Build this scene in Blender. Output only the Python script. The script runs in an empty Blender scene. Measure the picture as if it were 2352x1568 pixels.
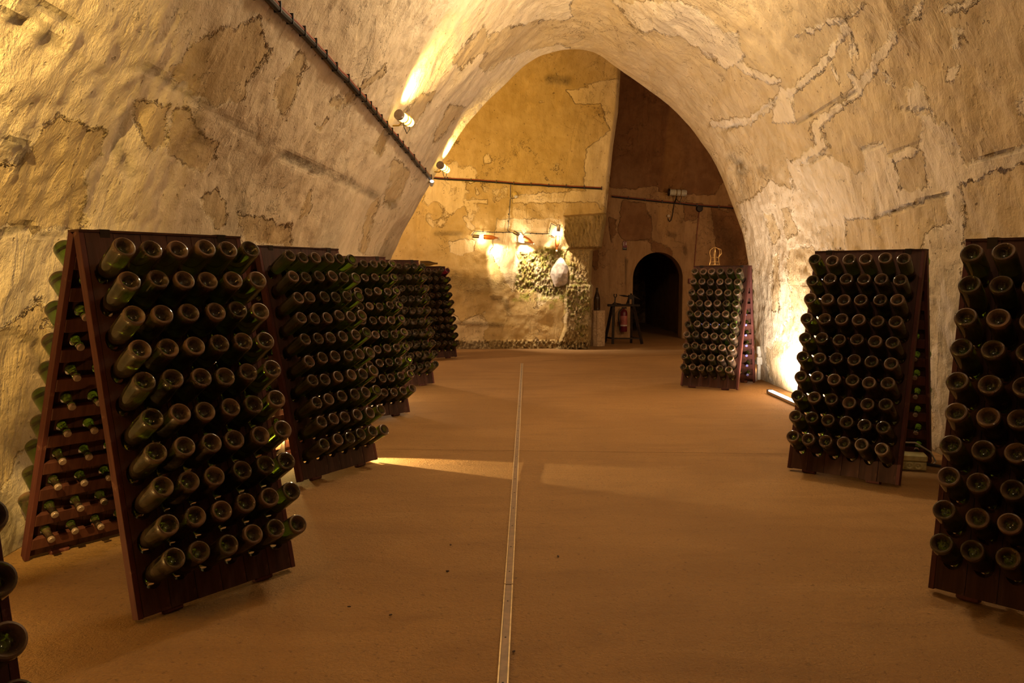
import bpy, bmesh, math, random
import numpy as np
from mathutils import Vector, Matrix
from mathutils.bvhtree import BVHTree
random.seed(7); np.random.seed(7)
sc = bpy.context.scene
COL = sc.collection

# ------------------------------------------------------------------ camera, world, exposure
F, PITCH, EYE = 1800.0, 0.0819, 1.35
cam_d = bpy.data.cameras.new('camera'); cam = bpy.data.objects.new('camera', cam_d); COL.objects.link(cam)
cam.location = (0, 0, EYE); cam.rotation_euler = (math.pi/2-PITCH, 0, 0)
cam_d.sensor_width = 36.0; cam_d.lens = 36.0*F/2352.0; cam_d.clip_start = 0.05
sc.camera = cam
w = bpy.data.worlds.new('world'); sc.world = w; w.use_nodes = True
w.node_tree.nodes['Background'].inputs[0].default_value = (0.02, 0.012, 0.006, 1)
w.node_tree.nodes['Background'].inputs[1].default_value = 1.0
sc.view_settings.view_transform = 'Standard'; sc.view_settings.look = 'None'
sc.view_settings.exposure = 0.0; sc.view_settings.gamma = 1.0; sc.view_settings.use_curve_mapping = False
sc.cycles.max_bounces = 10; sc.cycles.diffuse_bounces = 5; sc.cycles.glossy_bounces = 4
sc.cycles.transmission_bounces = 8; sc.cycles.use_denoising = True
sc.cycles.caustics_reflective = False; sc.cycles.caustics_refractive = False
sc.cycles.sample_clamp_indirect = 6.0

def light(name, kind, loc, energy, color, **kw):
    d = bpy.data.lights.new(name, kind); d.energy = energy; d.color = color
    for k, v in kw.items():
        if k not in ('aim',): setattr(d, k, v)
    o = bpy.data.objects.new(name, d); COL.objects.link(o); o.location = loc
    if 'aim' in kw:
        o.rotation_euler = (Vector(kw['aim'])-Vector(loc)).to_track_quat('-Z', 'Y').to_euler()
    return o
WARM = (1.0, 0.66, 0.34); WHITE = (1.0, 0.80, 0.62); YEL = (1.0, 0.66, 0.20); SOFT = (1.0, 0.79, 0.49)
# floor floodlight hidden behind the first two left racks, strip lamp along the right wall
# unseen lamp added left of the frame, its wall wash cut by a flag
light('added_wash_light', 'SPOT', (-1.50, 1.60, 2.30), 520, YEL, spot_size=math.radians(76), spot_blend=0.25, shadow_soft_size=0.012, aim=(-2.33, 3.05, 1.90))
# floor floodlight behind the second left rack, low lamp behind the nearest one, strip lamp along the right wall
light('floodlight_left', 'POINT', (-1.72, 5.79, 0.12), 14, YEL, shadow_soft_size=0.02)
light('floodlight_beam', 'SPOT', (-1.50, 5.93, 0.13), 420, (1.0, 0.72, 0.30), spot_size=math.radians(24), spot_blend=0.3, shadow_soft_size=0.01, aim=(0.0, 5.36, -0.05))
light('floor_lamp_near_left', 'POINT', (-2.25, 2.55, 0.07), 18, YEL, shadow_soft_size=0.03)
light('strip_light_right', 'AREA', (3.0, 8.75, 0.06), 120, (1.0, 0.84, 0.68), shape='RECTANGLE', size=0.9, size_y=0.06, aim=(3.25, 8.75, 0.8))
# gallery lamp behind the photographer, then unseen fill lights added overhead
light('gallery_lamp_behind', 'POINT', (-0.9, -2.5, 3.2), 25, WARM, shadow_soft_size=0.15)
light('gallery_fill_overhead', 'POINT', (1.5, 2.8, 3.6), 52, SOFT, shadow_soft_size=0.2)
light('gallery_fill_overhead_far', 'POINT', (0.8, 6.8, 4.1), 210, SOFT, shadow_soft_size=0.2)
light('gallery_floor_fill_left', 'POINT', (-1.75, 8.6, 0.12), 45, SOFT, shadow_soft_size=0.08)  # unseen low fill light added between the third and fourth left racks
light('chamber_lamp_left', 'POINT', (-3.2, 12.6, 3.2), 300, WARM, shadow_soft_size=0.15)
light('chamber_lamp_right', 'POINT', (5.0, 12.0, 2.6), 140, WARM, shadow_soft_size=0.15)
light('chamber_floor_lamp', 'POINT', (3.75, 11.3, 0.12), 16, (1.0, 0.8, 0.6), shadow_soft_size=0.03)

# ------------------------------------------------------------------ helpers
def ray(x, y):
    c, s = math.cos(PITCH), math.sin(PITCH); u = (784-y)/F
    return Vector(((x-1176)/F, c+u*s, u*c-s))
def gnd(x, y, z=0.0):
    r = ray(x, y); return Vector((0, 0, EYE)) + r*((z-EYE)/r.z)
def aty(x, y, Y):
    r = ray(x, y); return Vector((0, 0, EYE)) + r*(Y/r.y)
def topx(P):
    c, s = math.cos(PITCH), math.sin(PITCH)
    x, y, z = P[:, 0], P[:, 1], P[:, 2]-EYE
    d = y*c-z*s; u = y*s+z*c
    d = np.where(d < 0.2, 0.2, d)
    return 1176+F*x/d, 784-F*u/d, d

_perm = np.random.RandomState(3).permutation(512).astype(np.int64)
_perm = np.concatenate([_perm, _perm, _perm])
def vnoise(p):
    """smooth value noise, -1..1, p (n,3)"""
    i = np.floor(p).astype(np.int64); f = p-i; f = f*f*f*(f*(f*6-15)+10); i &= 255
    out = 0
    for dx in (0, 1):
        for dy in (0, 1):
            for dz in (0, 1):
                h = _perm[_perm[_perm[(i[:, 0]+dx) & 255]+((i[:, 1]+dy) & 255)]+((i[:, 2]+dz) & 255)]
                wgt = (f[:, 0] if dx else 1-f[:, 0])*(f[:, 1] if dy else 1-f[:, 1])*(f[:, 2] if dz else 1-f[:, 2])
                out = out + wgt*(h/255.5-1)
    return out
def fbm(p, o=4):
    a = 1.0; s = 0; t = 0
    for k in range(o):
        s = s + a*vnoise(p*(2.03**k)+17.3*k); t += a; a *= 0.5
    return s/t*1.6

def sdf_poly(X, Y, poly):
    """signed distance, positive inside"""
    poly = np.array(poly, float); n = len(poly); d = np.full(X.shape, 1e9); ins = np.zeros(X.shape, bool)
    for k in range(n):
        a = poly[k]; b = poly[(k+1) % n]; e = b-a
        wx, wy = X-a[0], Y-a[1]
        t = np.clip((wx*e[0]+wy*e[1])/(e@e+1e-9), 0, 1)
        d = np.minimum(d, np.hypot(wx-e[0]*t, wy-e[1]*t))
        c = ((a[1] <= Y) & (b[1] > Y)) | ((b[1] <= Y) & (a[1] > Y))
        if abs(e[1]) > 1e-9:
            ins ^= c & (X < a[0]+(Y-a[1])*e[0]/e[1])
    return np.where(ins, d, -d)
def sdf_line(X, Y, pts, wd):
    pts = np.array(pts, float); d = np.full(X.shape, 1e9)
    for k in range(len(pts)-1):
        a = pts[k]; e = pts[k+1]-a
        wx, wy = X-a[0], Y-a[1]
        t = np.clip((wx*e[0]+wy*e[1])/(e@e+1e-9), 0, 1)
        d = np.minimum(d, np.hypot(wx-e[0]*t, wy-e[1]*t))
    return wd-d
def Z(pts, s, ox, oy):      # coordinates read off an enlarged crop
    return [(ox+x/s, oy+y/s) for x, y in pts]

def link(name, me, mat=None, parent=None, smooth=False):
    o = bpy.data.objects.new(name, me); COL.objects.link(o)
    if mat is not None and not me.materials: me.materials.append(mat)
    if parent is not None: o.parent = parent
    if smooth:
        me.polygons.foreach_set('use_smooth', [True]*len(me.polygons))
    return o
def tag(o, label=None, cat=None, group=None, kind=None):
    if label: o['label'] = label
    if cat: o['category'] = cat
    if group: o['group'] = group
    if kind: o['kind'] = kind
    return o
def empty(name, loc=(0, 0, 0), rz=0.0):
    o = bpy.data.objects.new(name, None); COL.objects.link(o); o.location = loc; o.rotation_euler = (0, 0, rz)
    o.empty_display_size = 0.1
    return o
def mesh_from(name, verts, faces):
    me = bpy.data.meshes.new(name); me.from_pydata([tuple(v) for v in verts], [], faces); me.update(); return me
def grid_mesh(name, P, attrs=None):
    """P: (nu,nv,3)"""
    nu, nv = P.shape[:2]
    idx = np.arange(nu*nv).reshape(nu, nv)
    q = np.stack([idx[:-1, :-1], idx[1:, :-1], idx[1:, 1:], idx[:-1, 1:]], -1).reshape(-1, 4)
    me = bpy.data.meshes.new(name)
    me.vertices.add(nu*nv); me.vertices.foreach_set('co', P.reshape(-1).astype(np.float32))
    me.loops.add(q.size); me.loops.foreach_set('vertex_index', q.reshape(-1).astype(np.int32))
    me.polygons.add(len(q)); me.polygons.foreach_set('loop_start', np.arange(0, q.size, 4, dtype=np.int32))
    me.polygons.foreach_set('loop_total', np.full(len(q), 4, dtype=np.int32))
    me.update(calc_edges=True)
    me.polygons.foreach_set('use_smooth', np.ones(len(q), bool))
    for k, v in (attrs or {}).items():
        a = me.attributes.new(k, 'FLOAT', 'POINT'); a.data.foreach_set('value', v.reshape(-1).astype(np.float32))
    return me
def grid_normals(P):
    du = np.gradient(P, axis=0); dv = np.gradient(P, axis=1)
    n = np.cross(du, dv); return n/np.maximum(np.linalg.norm(n, axis=2, keepdims=True), 1e-9)

class MB:
    """collects simple solids in one bmesh"""
    def __init__(s): s.bm = bmesh.new()
    def box(s, lo, hi, M=None):
        x0, y0, z0 = lo; x1, y1, z1 = hi
        c = [(x0, y0, z0), (x1, y0, z0), (x1, y1, z0), (x0, y1, z0), (x0, y0, z1), (x1, y0, z1), (x1, y1, z1), (x0, y1, z1)]
        v = [s.bm.verts.new(M @ Vector(p) if M else p) for p in c]
        for f in ((0, 3, 2, 1), (4, 5, 6, 7), (0, 1, 5, 4), (1, 2, 6, 5), (2, 3, 7, 6), (3, 0, 4, 7)): s.bm.faces.new([v[i] for i in f])
        return s
    def bar(s, a, b, wx, wy, up=(0, 0, 1)):
        a = Vector(a); b = Vector(b); d = b-a; L = d.length
        q = d.to_track_quat('Z', 'Y').to_matrix().to_4x4()
        M = Matrix.Translation(a) @ q
        return s.box((-wx/2, -wy/2, 0), (wx/2, wy/2, L), M)
    def tube(s, pts, r, n=8, closed=False):
        pts = [Vector(p) for p in pts]; m = len(pts); rings = []
        rr = r if isinstance(r, (list, tuple)) else [r]*m
        prev = None
        for i, p in enumerate(pts):
            if closed: t = pts[(i+1) % m]-pts[i-1]
            else: t = pts[min(i+1, m-1)]-pts[max(i-1, 0)]
            t.normalize()
            if prev is None:
                a = Vector((0, 0, 1)) if abs(t.z) < 0.9 else Vector((1, 0, 0)); u = t.cross(a).normalized()
            else: u = (prev-t*prev.dot(t)).normalized()
            prev = u; v = t.cross(u)
            rings.append([s.bm.verts.new(p+(u*math.cos(2*math.pi*k/n)+v*math.sin(2*math.pi*k/n))*rr[i]) for k in range(n)])
        for i in range(m if closed else m-1):
            A, B = rings[i], rings[(i+1) % m]
            for k in range(n): s.bm.faces.new((A[k], A[(k+1) % n], B[(k+1) % n], B[k]))
        if not closed:
            s.bm.faces.new(rings[0][::-1]); s.bm.faces.new(rings[-1])
        return s
    def lathe(s, prof, n=24, M=None):
        rings = []
        for r, z in prof:
            if r < 1e-6: rings.append([s.bm.verts.new((M @ Vector((0, 0, z))) if M else (0, 0, z))])
            else:
                rg = []
                for k in range(n):
                    p = Vector((r*math.cos(2*math.pi*k/n), r*math.sin(2*math.pi*k/n), z)); rg.append(s.bm.verts.new(M @ p if M else p))
                rings.append(rg)
        for A, B in zip(rings, rings[1:]):
            if len(A) == 1 and len(B) == 1: continue
            for k in range(n):
                if len(A) == 1: s.bm.faces.new((A[0], B[(k+1) % n], B[k]))
                elif len(B) == 1: s.bm.faces.new((A[k], A[(k+1) % n], B[0]))
                else: s.bm.faces.new((A[k], A[(k+1) % n], B[(k+1) % n], B[k]))
        return s
    def mesh(s, name, smooth=False, bevel=0.0):
        if bevel: bmesh.ops.bevel(s.bm, geom=list(s.bm.edges), offset=bevel, segments=1, affect='EDGES')
        bmesh.ops.recalc_face_normals(s.bm, faces=list(s.bm.faces))
        me = bpy.data.meshes.new(name); s.bm.to_mesh(me); s.bm.free()
        if smooth:
            me.polygons.foreach_set('use_smooth', [True]*len(me.polygons))
            try: me.set_sharp_from_angle(angle=math.radians(40))
            except Exception: pass
        return me
    def build(s, name, mat, parent=None, smooth=False, bevel=0.0):
        return link(name, s.mesh(name, smooth, bevel), mat, parent)

# ------------------------------------------------------------------ materials
class NT:
    def __init__(s, name):
        s.m = bpy.data.materials.new(name); s.m.use_nodes = True; s.t = s.m.node_tree; s.n = s.t.nodes; s.l = s.t.links
        s.b = s.n['Principled BSDF']; s.out = s.n['Material Output']
    def _in(s, sock, v):
        if isinstance(v, bpy.types.NodeSocket): s.l.new(v, sock)
        elif v is not None:
            if isinstance(v, tuple) and len(v) == 3 and sock.type == 'RGBA': v = (*v, 1)
            sock.default_value = v
    def pos(s, scale=(1, 1, 1), rot=(0, 0, 0), obj=False):
        tc = s.n.new('ShaderNodeTexCoord'); mp = s.n.new('ShaderNodeMapping')
        s.l.new(tc.outputs['Object'], mp.inputs[0]); mp.inputs['Scale'].default_value = scale; mp.inputs['Rotation'].default_value = rot
        return mp.outputs[0]
    def noise(s, vec, scale, detail=4, rough=0.55, dist=0.0):
        x = s.n.new('ShaderNodeTexNoise'); s.l.new(vec, x.inputs['Vector']); x.inputs['Scale'].default_value = scale
        x.inputs['Detail'].default_value = detail; x.inputs['Roughness'].default_value = rough; x.inputs['Distortion'].default_value = dist
        return x.outputs['Fac']
    def voro(s, vec, scale, feature='F1', out='Distance'):
        x = s.n.new('ShaderNodeTexVoronoi'); x.feature = feature; s.l.new(vec, x.inputs['Vector']); x.inputs['Scale'].default_value = scale
        return x.outputs[out]
    def math(s, op, a, b=None, c=None, clamp=False):
        x = s.n.new('ShaderNodeMath'); x.operation = op; x.use_clamp = clamp
        s._in(x.inputs[0], a)
        if b is not None: s._in(x.inputs[1], b)
        if c is not None: s._in(x.inputs[2], c)
        return x.outputs[0]
    def ramp(s, v, lo, hi, a=0.0, b=1.0, smooth=True):
        x = s.n.new('ShaderNodeMapRange'); x.interpolation_type = 'SMOOTHSTEP' if smooth else 'LINEAR'
        s._in(x.inputs['Value'], v); x.inputs['From Min'].default_value = lo; x.inputs['From Max'].default_value = hi
        x.inputs['To Min'].default_value = a; x.inputs['To Max'].default_value = b
        return x.outputs['Result']
    def mix(s, f, a, b, mode='MIX'):
        x = s.n.new('ShaderNodeMix'); x.data_type = 'RGBA'; x.blend_type = mode
        s._in(x.inputs['Factor'], f); s._in(x.inputs[6], a); s._in(x.inputs[7], b)
        return x.outputs[2]
    def attr(s, name):
        x = s.n.new('ShaderNodeAttribute'); x.attribute_name = name; return x.outputs['Fac']
    def bump(s, h, dist=0.01, strength=1.0):
        x = s.n.new('ShaderNodeBump'); x.inputs['Distance'].default_value = dist; x.inputs['Strength'].default_value = strength
        s.l.new(h, x.inputs['Height']); return x.outputs[0]
    def fin(s, col, rough=0.8, nrm=None, spec=0.3, **kw):
        s._in(s.b.inputs['Base Color'], col); s._in(s.b.inputs['Roughness'], rough)
        s.b.inputs['Specular IOR Level'].default_value = spec
        if nrm is not None: s.l.new(nrm, s.b.inputs['Normal'])
        for k, v in kw.items(): s._in(s.b.inputs[k.replace('_', ' ')], v)
        return s.m

def mat_plain(name, col, rough=0.5, metal=0.0, spec=0.4, var=0.15, scale=30):
    t = NT(name); p = t.pos(); n = t.noise(p, scale, 3)
    c = t.mix(t.ramp(n, 0.3, 0.7), tuple(v*(1-var) for v in col), tuple(min(1, v*(1+var)) for v in col))
    return t.fin(c, rough, t.bump(n, 0.001, 0.4), spec, Metallic=metal)
def mat_emit(name, col, strength):
    t = NT(name); t.b.inputs['Emission Color'].default_value = (*col, 1); t.b.inputs['Emission Strength'].default_value = strength
    t.b.inputs['Base Color'].default_value = (*col, 1); return t.m

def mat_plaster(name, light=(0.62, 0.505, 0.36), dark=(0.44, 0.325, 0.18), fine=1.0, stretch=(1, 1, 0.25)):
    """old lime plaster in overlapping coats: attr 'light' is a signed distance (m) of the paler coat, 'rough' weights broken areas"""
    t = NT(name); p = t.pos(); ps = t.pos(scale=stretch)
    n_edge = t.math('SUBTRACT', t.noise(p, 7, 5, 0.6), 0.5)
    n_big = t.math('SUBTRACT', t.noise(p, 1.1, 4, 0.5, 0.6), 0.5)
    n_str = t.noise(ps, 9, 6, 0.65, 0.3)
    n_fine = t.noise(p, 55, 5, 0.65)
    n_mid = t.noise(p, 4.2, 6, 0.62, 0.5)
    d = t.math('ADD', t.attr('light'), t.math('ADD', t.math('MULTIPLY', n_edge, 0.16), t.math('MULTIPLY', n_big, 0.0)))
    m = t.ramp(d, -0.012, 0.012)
    # thinner wash coats, soft edged
    wash = t.ramp(t.math('ADD', t.noise(ps, 1.7, 5, 0.6, 0.8), t.math('MULTIPLY', n_edge, 0.25)), 0.50, 0.56)
    rough = t.attr('rough')
    c = t.mix(m, dark, light)
    c = t.mix(t.math('MULTIPLY', wash, 0.42), c, t.mix(m, tuple(v*1.28 for v in dark), tuple(v*0.72 for v in light)))
    c = t.mix(t.ramp(n_str, 0.35, 0.75, 0.0, 0.45), c, tuple(v*0.72*k for v, k in zip(dark, (1.0, 0.92, 0.8))))
    c = t.mix(t.ramp(n_mid, 0.35, 0.65, 0.0, 0.35), c, t.mix(0.5, c, tuple(min(1, v*1.15) for v in light)))
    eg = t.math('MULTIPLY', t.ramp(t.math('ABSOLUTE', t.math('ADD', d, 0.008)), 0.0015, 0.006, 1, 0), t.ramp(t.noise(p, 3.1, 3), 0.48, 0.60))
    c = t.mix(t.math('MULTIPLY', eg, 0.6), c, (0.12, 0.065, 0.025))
    pit = t.ramp(t.noise(p, 26, 2, 0.4), 0.70, 0.76)
    pit2 = t.math('MULTIPLY', t.ramp(t.noise(p, 14, 3, 0.5, 1.0), 0.60, 0.66), rough)
    c = t.mix(t.math('MAXIMUM', t.math('MULTIPLY', pit, 0.5), t.math('MULTIPLY', pit2, 0.45)), c, (0.16, 0.09, 0.04))
    crk = t.math('MULTIPLY', t.ramp(t.math('ABSOLUTE', t.math('SUBTRACT', t.noise(p, 2.3, 7, 0.62, 0.4), 0.5)), 0.0, 0.0035, 1, 0),
                 t.ramp(t.noise(p, 0.9, 2), 0.52, 0.6))
    c = t.mix(t.math('MULTIPLY', crk, 0.55), c, (0.13, 0.07, 0.03))
    moss = t.attr('moss')
    mk = t.math('MULTIPLY', t.ramp(t.noise(p, 11, 6, 0.7), 0.44, 0.60), t.ramp(moss, 0.0, 0.6))
    c = t.mix(t.math('MULTIPLY', mk, 0.8), c, t.mix(n_fine, (0.10, 0.12, 0.008), (0.36, 0.34, 0.05)))
    h = t.math('ADD', t.math('MULTIPLY', m, -1.6), t.math('MULTIPLY', eg, -0.8))
    h = t.math('ADD', h, t.math('MULTIPLY', t.attr('chisel'), t.math('MULTIPLY', t.noise(t.pos(scale=(1, 1, 0.30), rot=(0, 0.45, 0)), 42, 4, 0.6, 0.8), 5.0)))
    h = t.math('ADD', h, t.math('MULTIPLY', n_fine, 0.30*fine))
    h = t.math('ADD', h, t.math('MULTIPLY', n_str, 1.3))
    h = t.math('ADD', h, t.math('MULTIPLY', t.noise(p, 13, 6, 0.6), 1.0))
    h = t.math('ADD', h, t.math('MULTIPLY', wash, -0.35))
    h = t.math('ADD', h, t.math('MULTIPLY', t.math('MULTIPLY', t.noise(p, 17, 7, 0.7, 1.2), rough), 7.0))
    h = t.math('SUBTRACT', h, t.math('MULTIPLY', crk, 0.9))
    h = t.math('SUBTRACT', h, t.math('MULTIPLY', pit, 0.5))
    return t.fin(c, 0.9, t.bump(h, 0.013, 1.0), 0.15)

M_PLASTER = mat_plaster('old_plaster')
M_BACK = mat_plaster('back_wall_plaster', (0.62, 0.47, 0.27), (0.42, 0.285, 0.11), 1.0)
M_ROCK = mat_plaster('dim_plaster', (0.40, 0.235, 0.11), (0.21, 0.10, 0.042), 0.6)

def mat_floor():
    t = NT('packed_floor'); p = t.pos(); ps = t.pos(scale=(0.35, 1.4, 1))
    big = t.noise(p, 0.7, 5, 0.6, 0.4); st = t.noise(ps, 3.2, 6, 0.62, 0.6); fine = t.noise(p, 90, 4, 0.7); mid = t.noise(p, 14, 6, 0.6)
    c = t.mix(t.ramp(big, 0.3, 0.7), (0.28, 0.148, 0.050), (0.35, 0.19, 0.066))
    c = t.mix(t.ramp(st, 0.45, 0.70, 0, 0.75), c, (0.25, 0.13, 0.045))
    c = t.mix(t.ramp(st, 0.28, 0.42, 0.35, 0), c, (0.42, 0.25, 0.10))
    spk = t.math('MULTIPLY', t.ramp(t.voro(p, 7), 0.03, 0.05, 1, 0), t.ramp(t.noise(p, 2, 3), 0.5, 0.6))
    c = t.mix(spk, c, (0.07, 0.03, 0.015))
    c = t.mix(t.ramp(fine, 0.35, 0.7, 0.0, 0.5), c, (0.20, 0.115, 0.055))
    c = t.mix(t.ramp(t.noise(p, 38, 3, 0.6), 0.62, 0.70, 0, 0.6), c, (0.13, 0.07, 0.03))
    h = t.math('ADD', t.math('MULTIPLY', fine, 0.5), t.math('ADD', t.math('MULTIPLY', mid, 0.9), t.math('MULTIPLY', t.noise(p, 45, 4, 0.6, 1.5), 1.0)))
    return t.fin(c, 0.75, t.bump(h, 0.009, 1.0), 0.25)
M_FLOOR = mat_floor()

def mat_wood(name, a, b, wear=(0.30, 0.17, 0.10), amt=0.35, rough=0.6, spec=0.15):
    t = NT(name); ps = t.pos(scale=(12, 1.0, 12)); p = t.pos()
    oi = t.n.new('ShaderNodeObjectInfo').outputs['Random']
    off = t.n.new('ShaderNodeVectorMath'); off.operation = 'ADD'; t.l.new(ps, off.inputs[0])
    cmb = t.n.new('ShaderNodeCombineXYZ'); t.l.new(t.math('MULTIPLY', oi, 37.0), cmb.inputs[0]); t.l.new(t.math('MULTIPLY', oi, 11.0), cmb.inputs[1]); t.l.new(cmb.outputs[0], off.inputs[1])
    g = t.noise(off.outputs[0], 3, 6, 0.6, 0.5)
    c = t.mix(t.ramp(g, 0.3, 0.7), a, b)
    c = t.mix(t.math('MULTIPLY', t.math('SUBTRACT', oi, 0.5), 0.7), c, tuple(v*1.6 for v in b))
    wr = t.math('MULTIPLY', t.ramp(t.noise(p, 9, 6, 0.7), 0.58, 0.70), amt)
    c = t.mix(wr, c, wear)
    return t.fin(c, rough, t.bump(g, 0.003, 0.6), spec)
M_WOOD = mat_wood('dark_rack_wood', (0.027, 0.0095, 0.0065), (0.058, 0.022, 0.014), (0.14, 0.065, 0.04), 0.6)
M_RAIL = mat_wood('worn_rail_wood', (0.05, 0.014, 0.012), (0.085, 0.025, 0.02), (0.26, 0.13, 0.08), 0.6)
M_SLAT = mat_wood('inner_slat_wood', (0.04, 0.012, 0.009), (0.08, 0.027, 0.018), (0.08, 0.03, 0.02), 0.6)
M_STUMP = mat_wood('pale_stump_wood', (0.30, 0.19, 0.10), (0.48, 0.33, 0.19), (0.14, 0.07, 0.03), 0.8, 0.8)
M_BLACKWOOD = mat_wood('black_bench_wood', (0.012, 0.007, 0.005), (0.03, 0.018, 0.012), (0.05, 0.03, 0.02), 0.4)

def mat_glass(name, col, dust=(0.17, 0.095, 0.055), amt=0.42, rough=0.07):
    t = NT(name); p = t.pos()
    oi = t.n.new('ShaderNodeObjectInfo').outputs['Random']
    n = t.noise(p, 9, 5, 0.7)
    sp_ = t.n.new('ShaderNodeSeparateXYZ'); t.l.new(p, sp_.inputs[0])
    basew = t.ramp(sp_.outputs[2], 0.0, 0.035, 0.42, 0.0)
    m = t.math('ADD', t.ramp(n, 0.38, 0.72, 0.04, amt), basew)
    m = t.math('MULTIPLY', m, t.ramp(oi, 0.0, 1.0, 0.45, 1.25, False), clamp=True)
    t.b.inputs['Base Color'].default_value = (*col, 1); t.b.inputs['Transmission Weight'].default_value = 1.0
    t.b.inputs['Roughness'].default_value = rough; t.b.inputs['IOR'].default_value = 1.42
    d = t.n.new('ShaderNodeBsdfPrincipled'); d.inputs['Base Color'].default_value = (*dust, 1); d.inputs['Roughness'].default_value = 0.45
    mx = t.n.new('ShaderNodeMixShader'); t.l.new(m, mx.inputs[0]); t.l.new(t.b.outputs[0], mx.inputs[1]); t.l.new(d.outputs[0], mx.inputs[2])
    t.l.new(mx.outputs[0], t.out.inputs[0])
    return t.m
M_GLASS = mat_glass('green_bottle_glass', (0.16, 0.34, 0.03))
M_GLASS_CLEAN = mat_glass('brown_bottle_glass', (0.14, 0.10, 0.02), amt=0.2)
M_GLASS_PURPLE = mat_glass('purple_bottle_glass', (0.30, 0.03, 0.12), (0.16, 0.03, 0.06), 0.6)
M_CAP = mat_plain('blue_bottle_stopper', (0.22, 0.22, 0.6), 0.3)
M_CAPG = mat_plain('glass_stopper', (0.22, 0.15, 0.12), 0.25, 0.0, 0.6)
M_CABLE = mat_plain('black_cable', (0.012, 0.009, 0.008), 0.45)
M_RED = mat_plain('red_conduit', (0.22, 0.055, 0.03), 0.5)
M_STEEL = mat_plain('brushed_steel', (0.35, 0.29, 0.24), 0.35, 0.9)
M_BRASS = mat_plain('brass_fitting', (0.55, 0.38, 0.10), 0.3, 0.9)
M_WHITE = mat_plain('white_plastic', (0.45, 0.41, 0.34), 0.5)
M_CREAM = mat_plain('cream_plastic', (0.42, 0.36, 0.17), 0.45)
M_IRON = mat_plain('dark_iron', (0.02, 0.013, 0.01), 0.5, 0.6)
M_FIRE = mat_plain('fire_red_paint', (0.12, 0.008, 0.012), 0.35)
M_FIREL = mat_plain('extinguisher_label', (0.40, 0.12, 0.10), 0.5)
M_SIGN = mat_plain('sign_red', (0.16, 0.012, 0.03), 0.5)
M_SIGNW = mat_plain('sign_white', (0.5, 0.4, 0.33), 0.5)
M_DARK = mat_plain('black_paint', (0.006, 0.005, 0.005), 0.6)
M_GOLDW = mat_plain('gold_wire', (0.75, 0.50, 0.22), 0.3, 0.8)
M_CHANNEL = mat_plain('channel_steel', (0.52, 0.38, 0.20), 0.4, 0.55)
M_CHANNEL_D = mat_plain('channel_cover', (0.20, 0.12, 0.065), 0.5, 0.2)
M_BULB = mat_emit('lamp_bulb', (1.0, 0.86, 0.66), 30)
M_BULBY = mat_emit('yellow_lamp_tube', (1.0, 0.70, 0.18), 5)
M_STRIP = mat_emit('strip_diffuser', (1.0, 0.93, 0.86), 14)
M_LED = mat_emit('small_led', (0.75, 0.85, 1.0), 2.0)
t = NT('rose_bottle'); M_ROSE = t.fin((0.85, 0.30, 0.07), 0.15, None, 0.5)
t.b.inputs['Transmission Weight'].default_value = 0.7

# ------------------------------------------------------------------ the vault (wall_left, ceiling, wall_right)
YE = 10.355
E_ = [(-1.86, 0.0), (-1.80, 0.6), (-1.70, 1.2), (-1.591, 1.614), (-1.532, 1.71), (-1.438, 1.932), (-1.281, 2.203), (-1.073, 2.546), (-0.889, 2.864), (-0.598, 3.304),
      (-0.31, 3.62), (-0.107, 3.80), (0.135, 4.05), (0.359, 4.19), (0.666, 4.271), (0.89, 4.282), (1.109, 4.225), (1.358, 4.03), (1.669, 3.828),
      (2.01, 3.591), (2.303, 3.304), (2.576, 2.954), (2.765, 2.602), (2.898, 2.225), (3.03, 1.886), (3.10, 1.597), (3.15, 1.2), (3.22, 0.6), (3.297, 0.0)]
E_ = np.array(E_)
def resample(P, n):
    s = np.concatenate([[0], np.cumsum(np.hypot(*np.diff(P, axis=0).T))]); u = np.linspace(0, s[-1], n)
    return np.stack([np.interp(u, s, P[:, 0]), np.interp(u, s, P[:, 1])], 1)
NU = 520
PE = resample(E_, NU)
for _ in range(30): PE[1:-1] = (PE[:-2]+2*PE[1:-1]+PE[2:])/4
cx = 0.72
def profile(y):
    """vault section at depth y: wider towards the camera, slightly pinched at the far arch"""
    k = min(max((YE-y)/(YE-4.0), 0), 1)             # 0 at arch, 1 near
    g = k*k*(3-2*k); bulge = min(1.0, (YE-y)/2.2); bulge = bulge*bulge*(3-2*bulge)
    hwL = 1.0+0.11*k; cxx = cx-0.32*k
    X = (PE[:, 0]-cx)*hwL+cxx
    Zz = PE[:, 1]*(1+0.075*bulge*np.clip(PE[:, 1]/4.2, 0, 1)**2+0.03*g)
    return X, Zz
ys = np.concatenate([np.linspace(-4.5, 2.5, 40)[:-1], np.linspace(2.5, YE, 380)])
P = np.zeros((NU, len(ys), 3))
for j, y in enumerate(ys):
    X, Zz = profile(y); P[:, j, 0] = X; P[:, j, 1] = y; P[:, j, 2] = Zz
N = grid_normals(P); flat = P.reshape(-1, 3)
disp = 0.035*fbm(flat*0.9, 3)+0.016*fbm(flat*np.array([3.2, 3.2, 2.0])+9, 3)+0.006*fbm(flat*11+3, 2)
px, py, dep = topx(flat); sc_m = dep/F
fade = np.clip((YE-flat[:, 1])/0.15, 0.25, 1)
zfix = np.clip(flat[:, 2]/0.1, 0.2, 1)
vis = flat[:, 1] > 2.0
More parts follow.
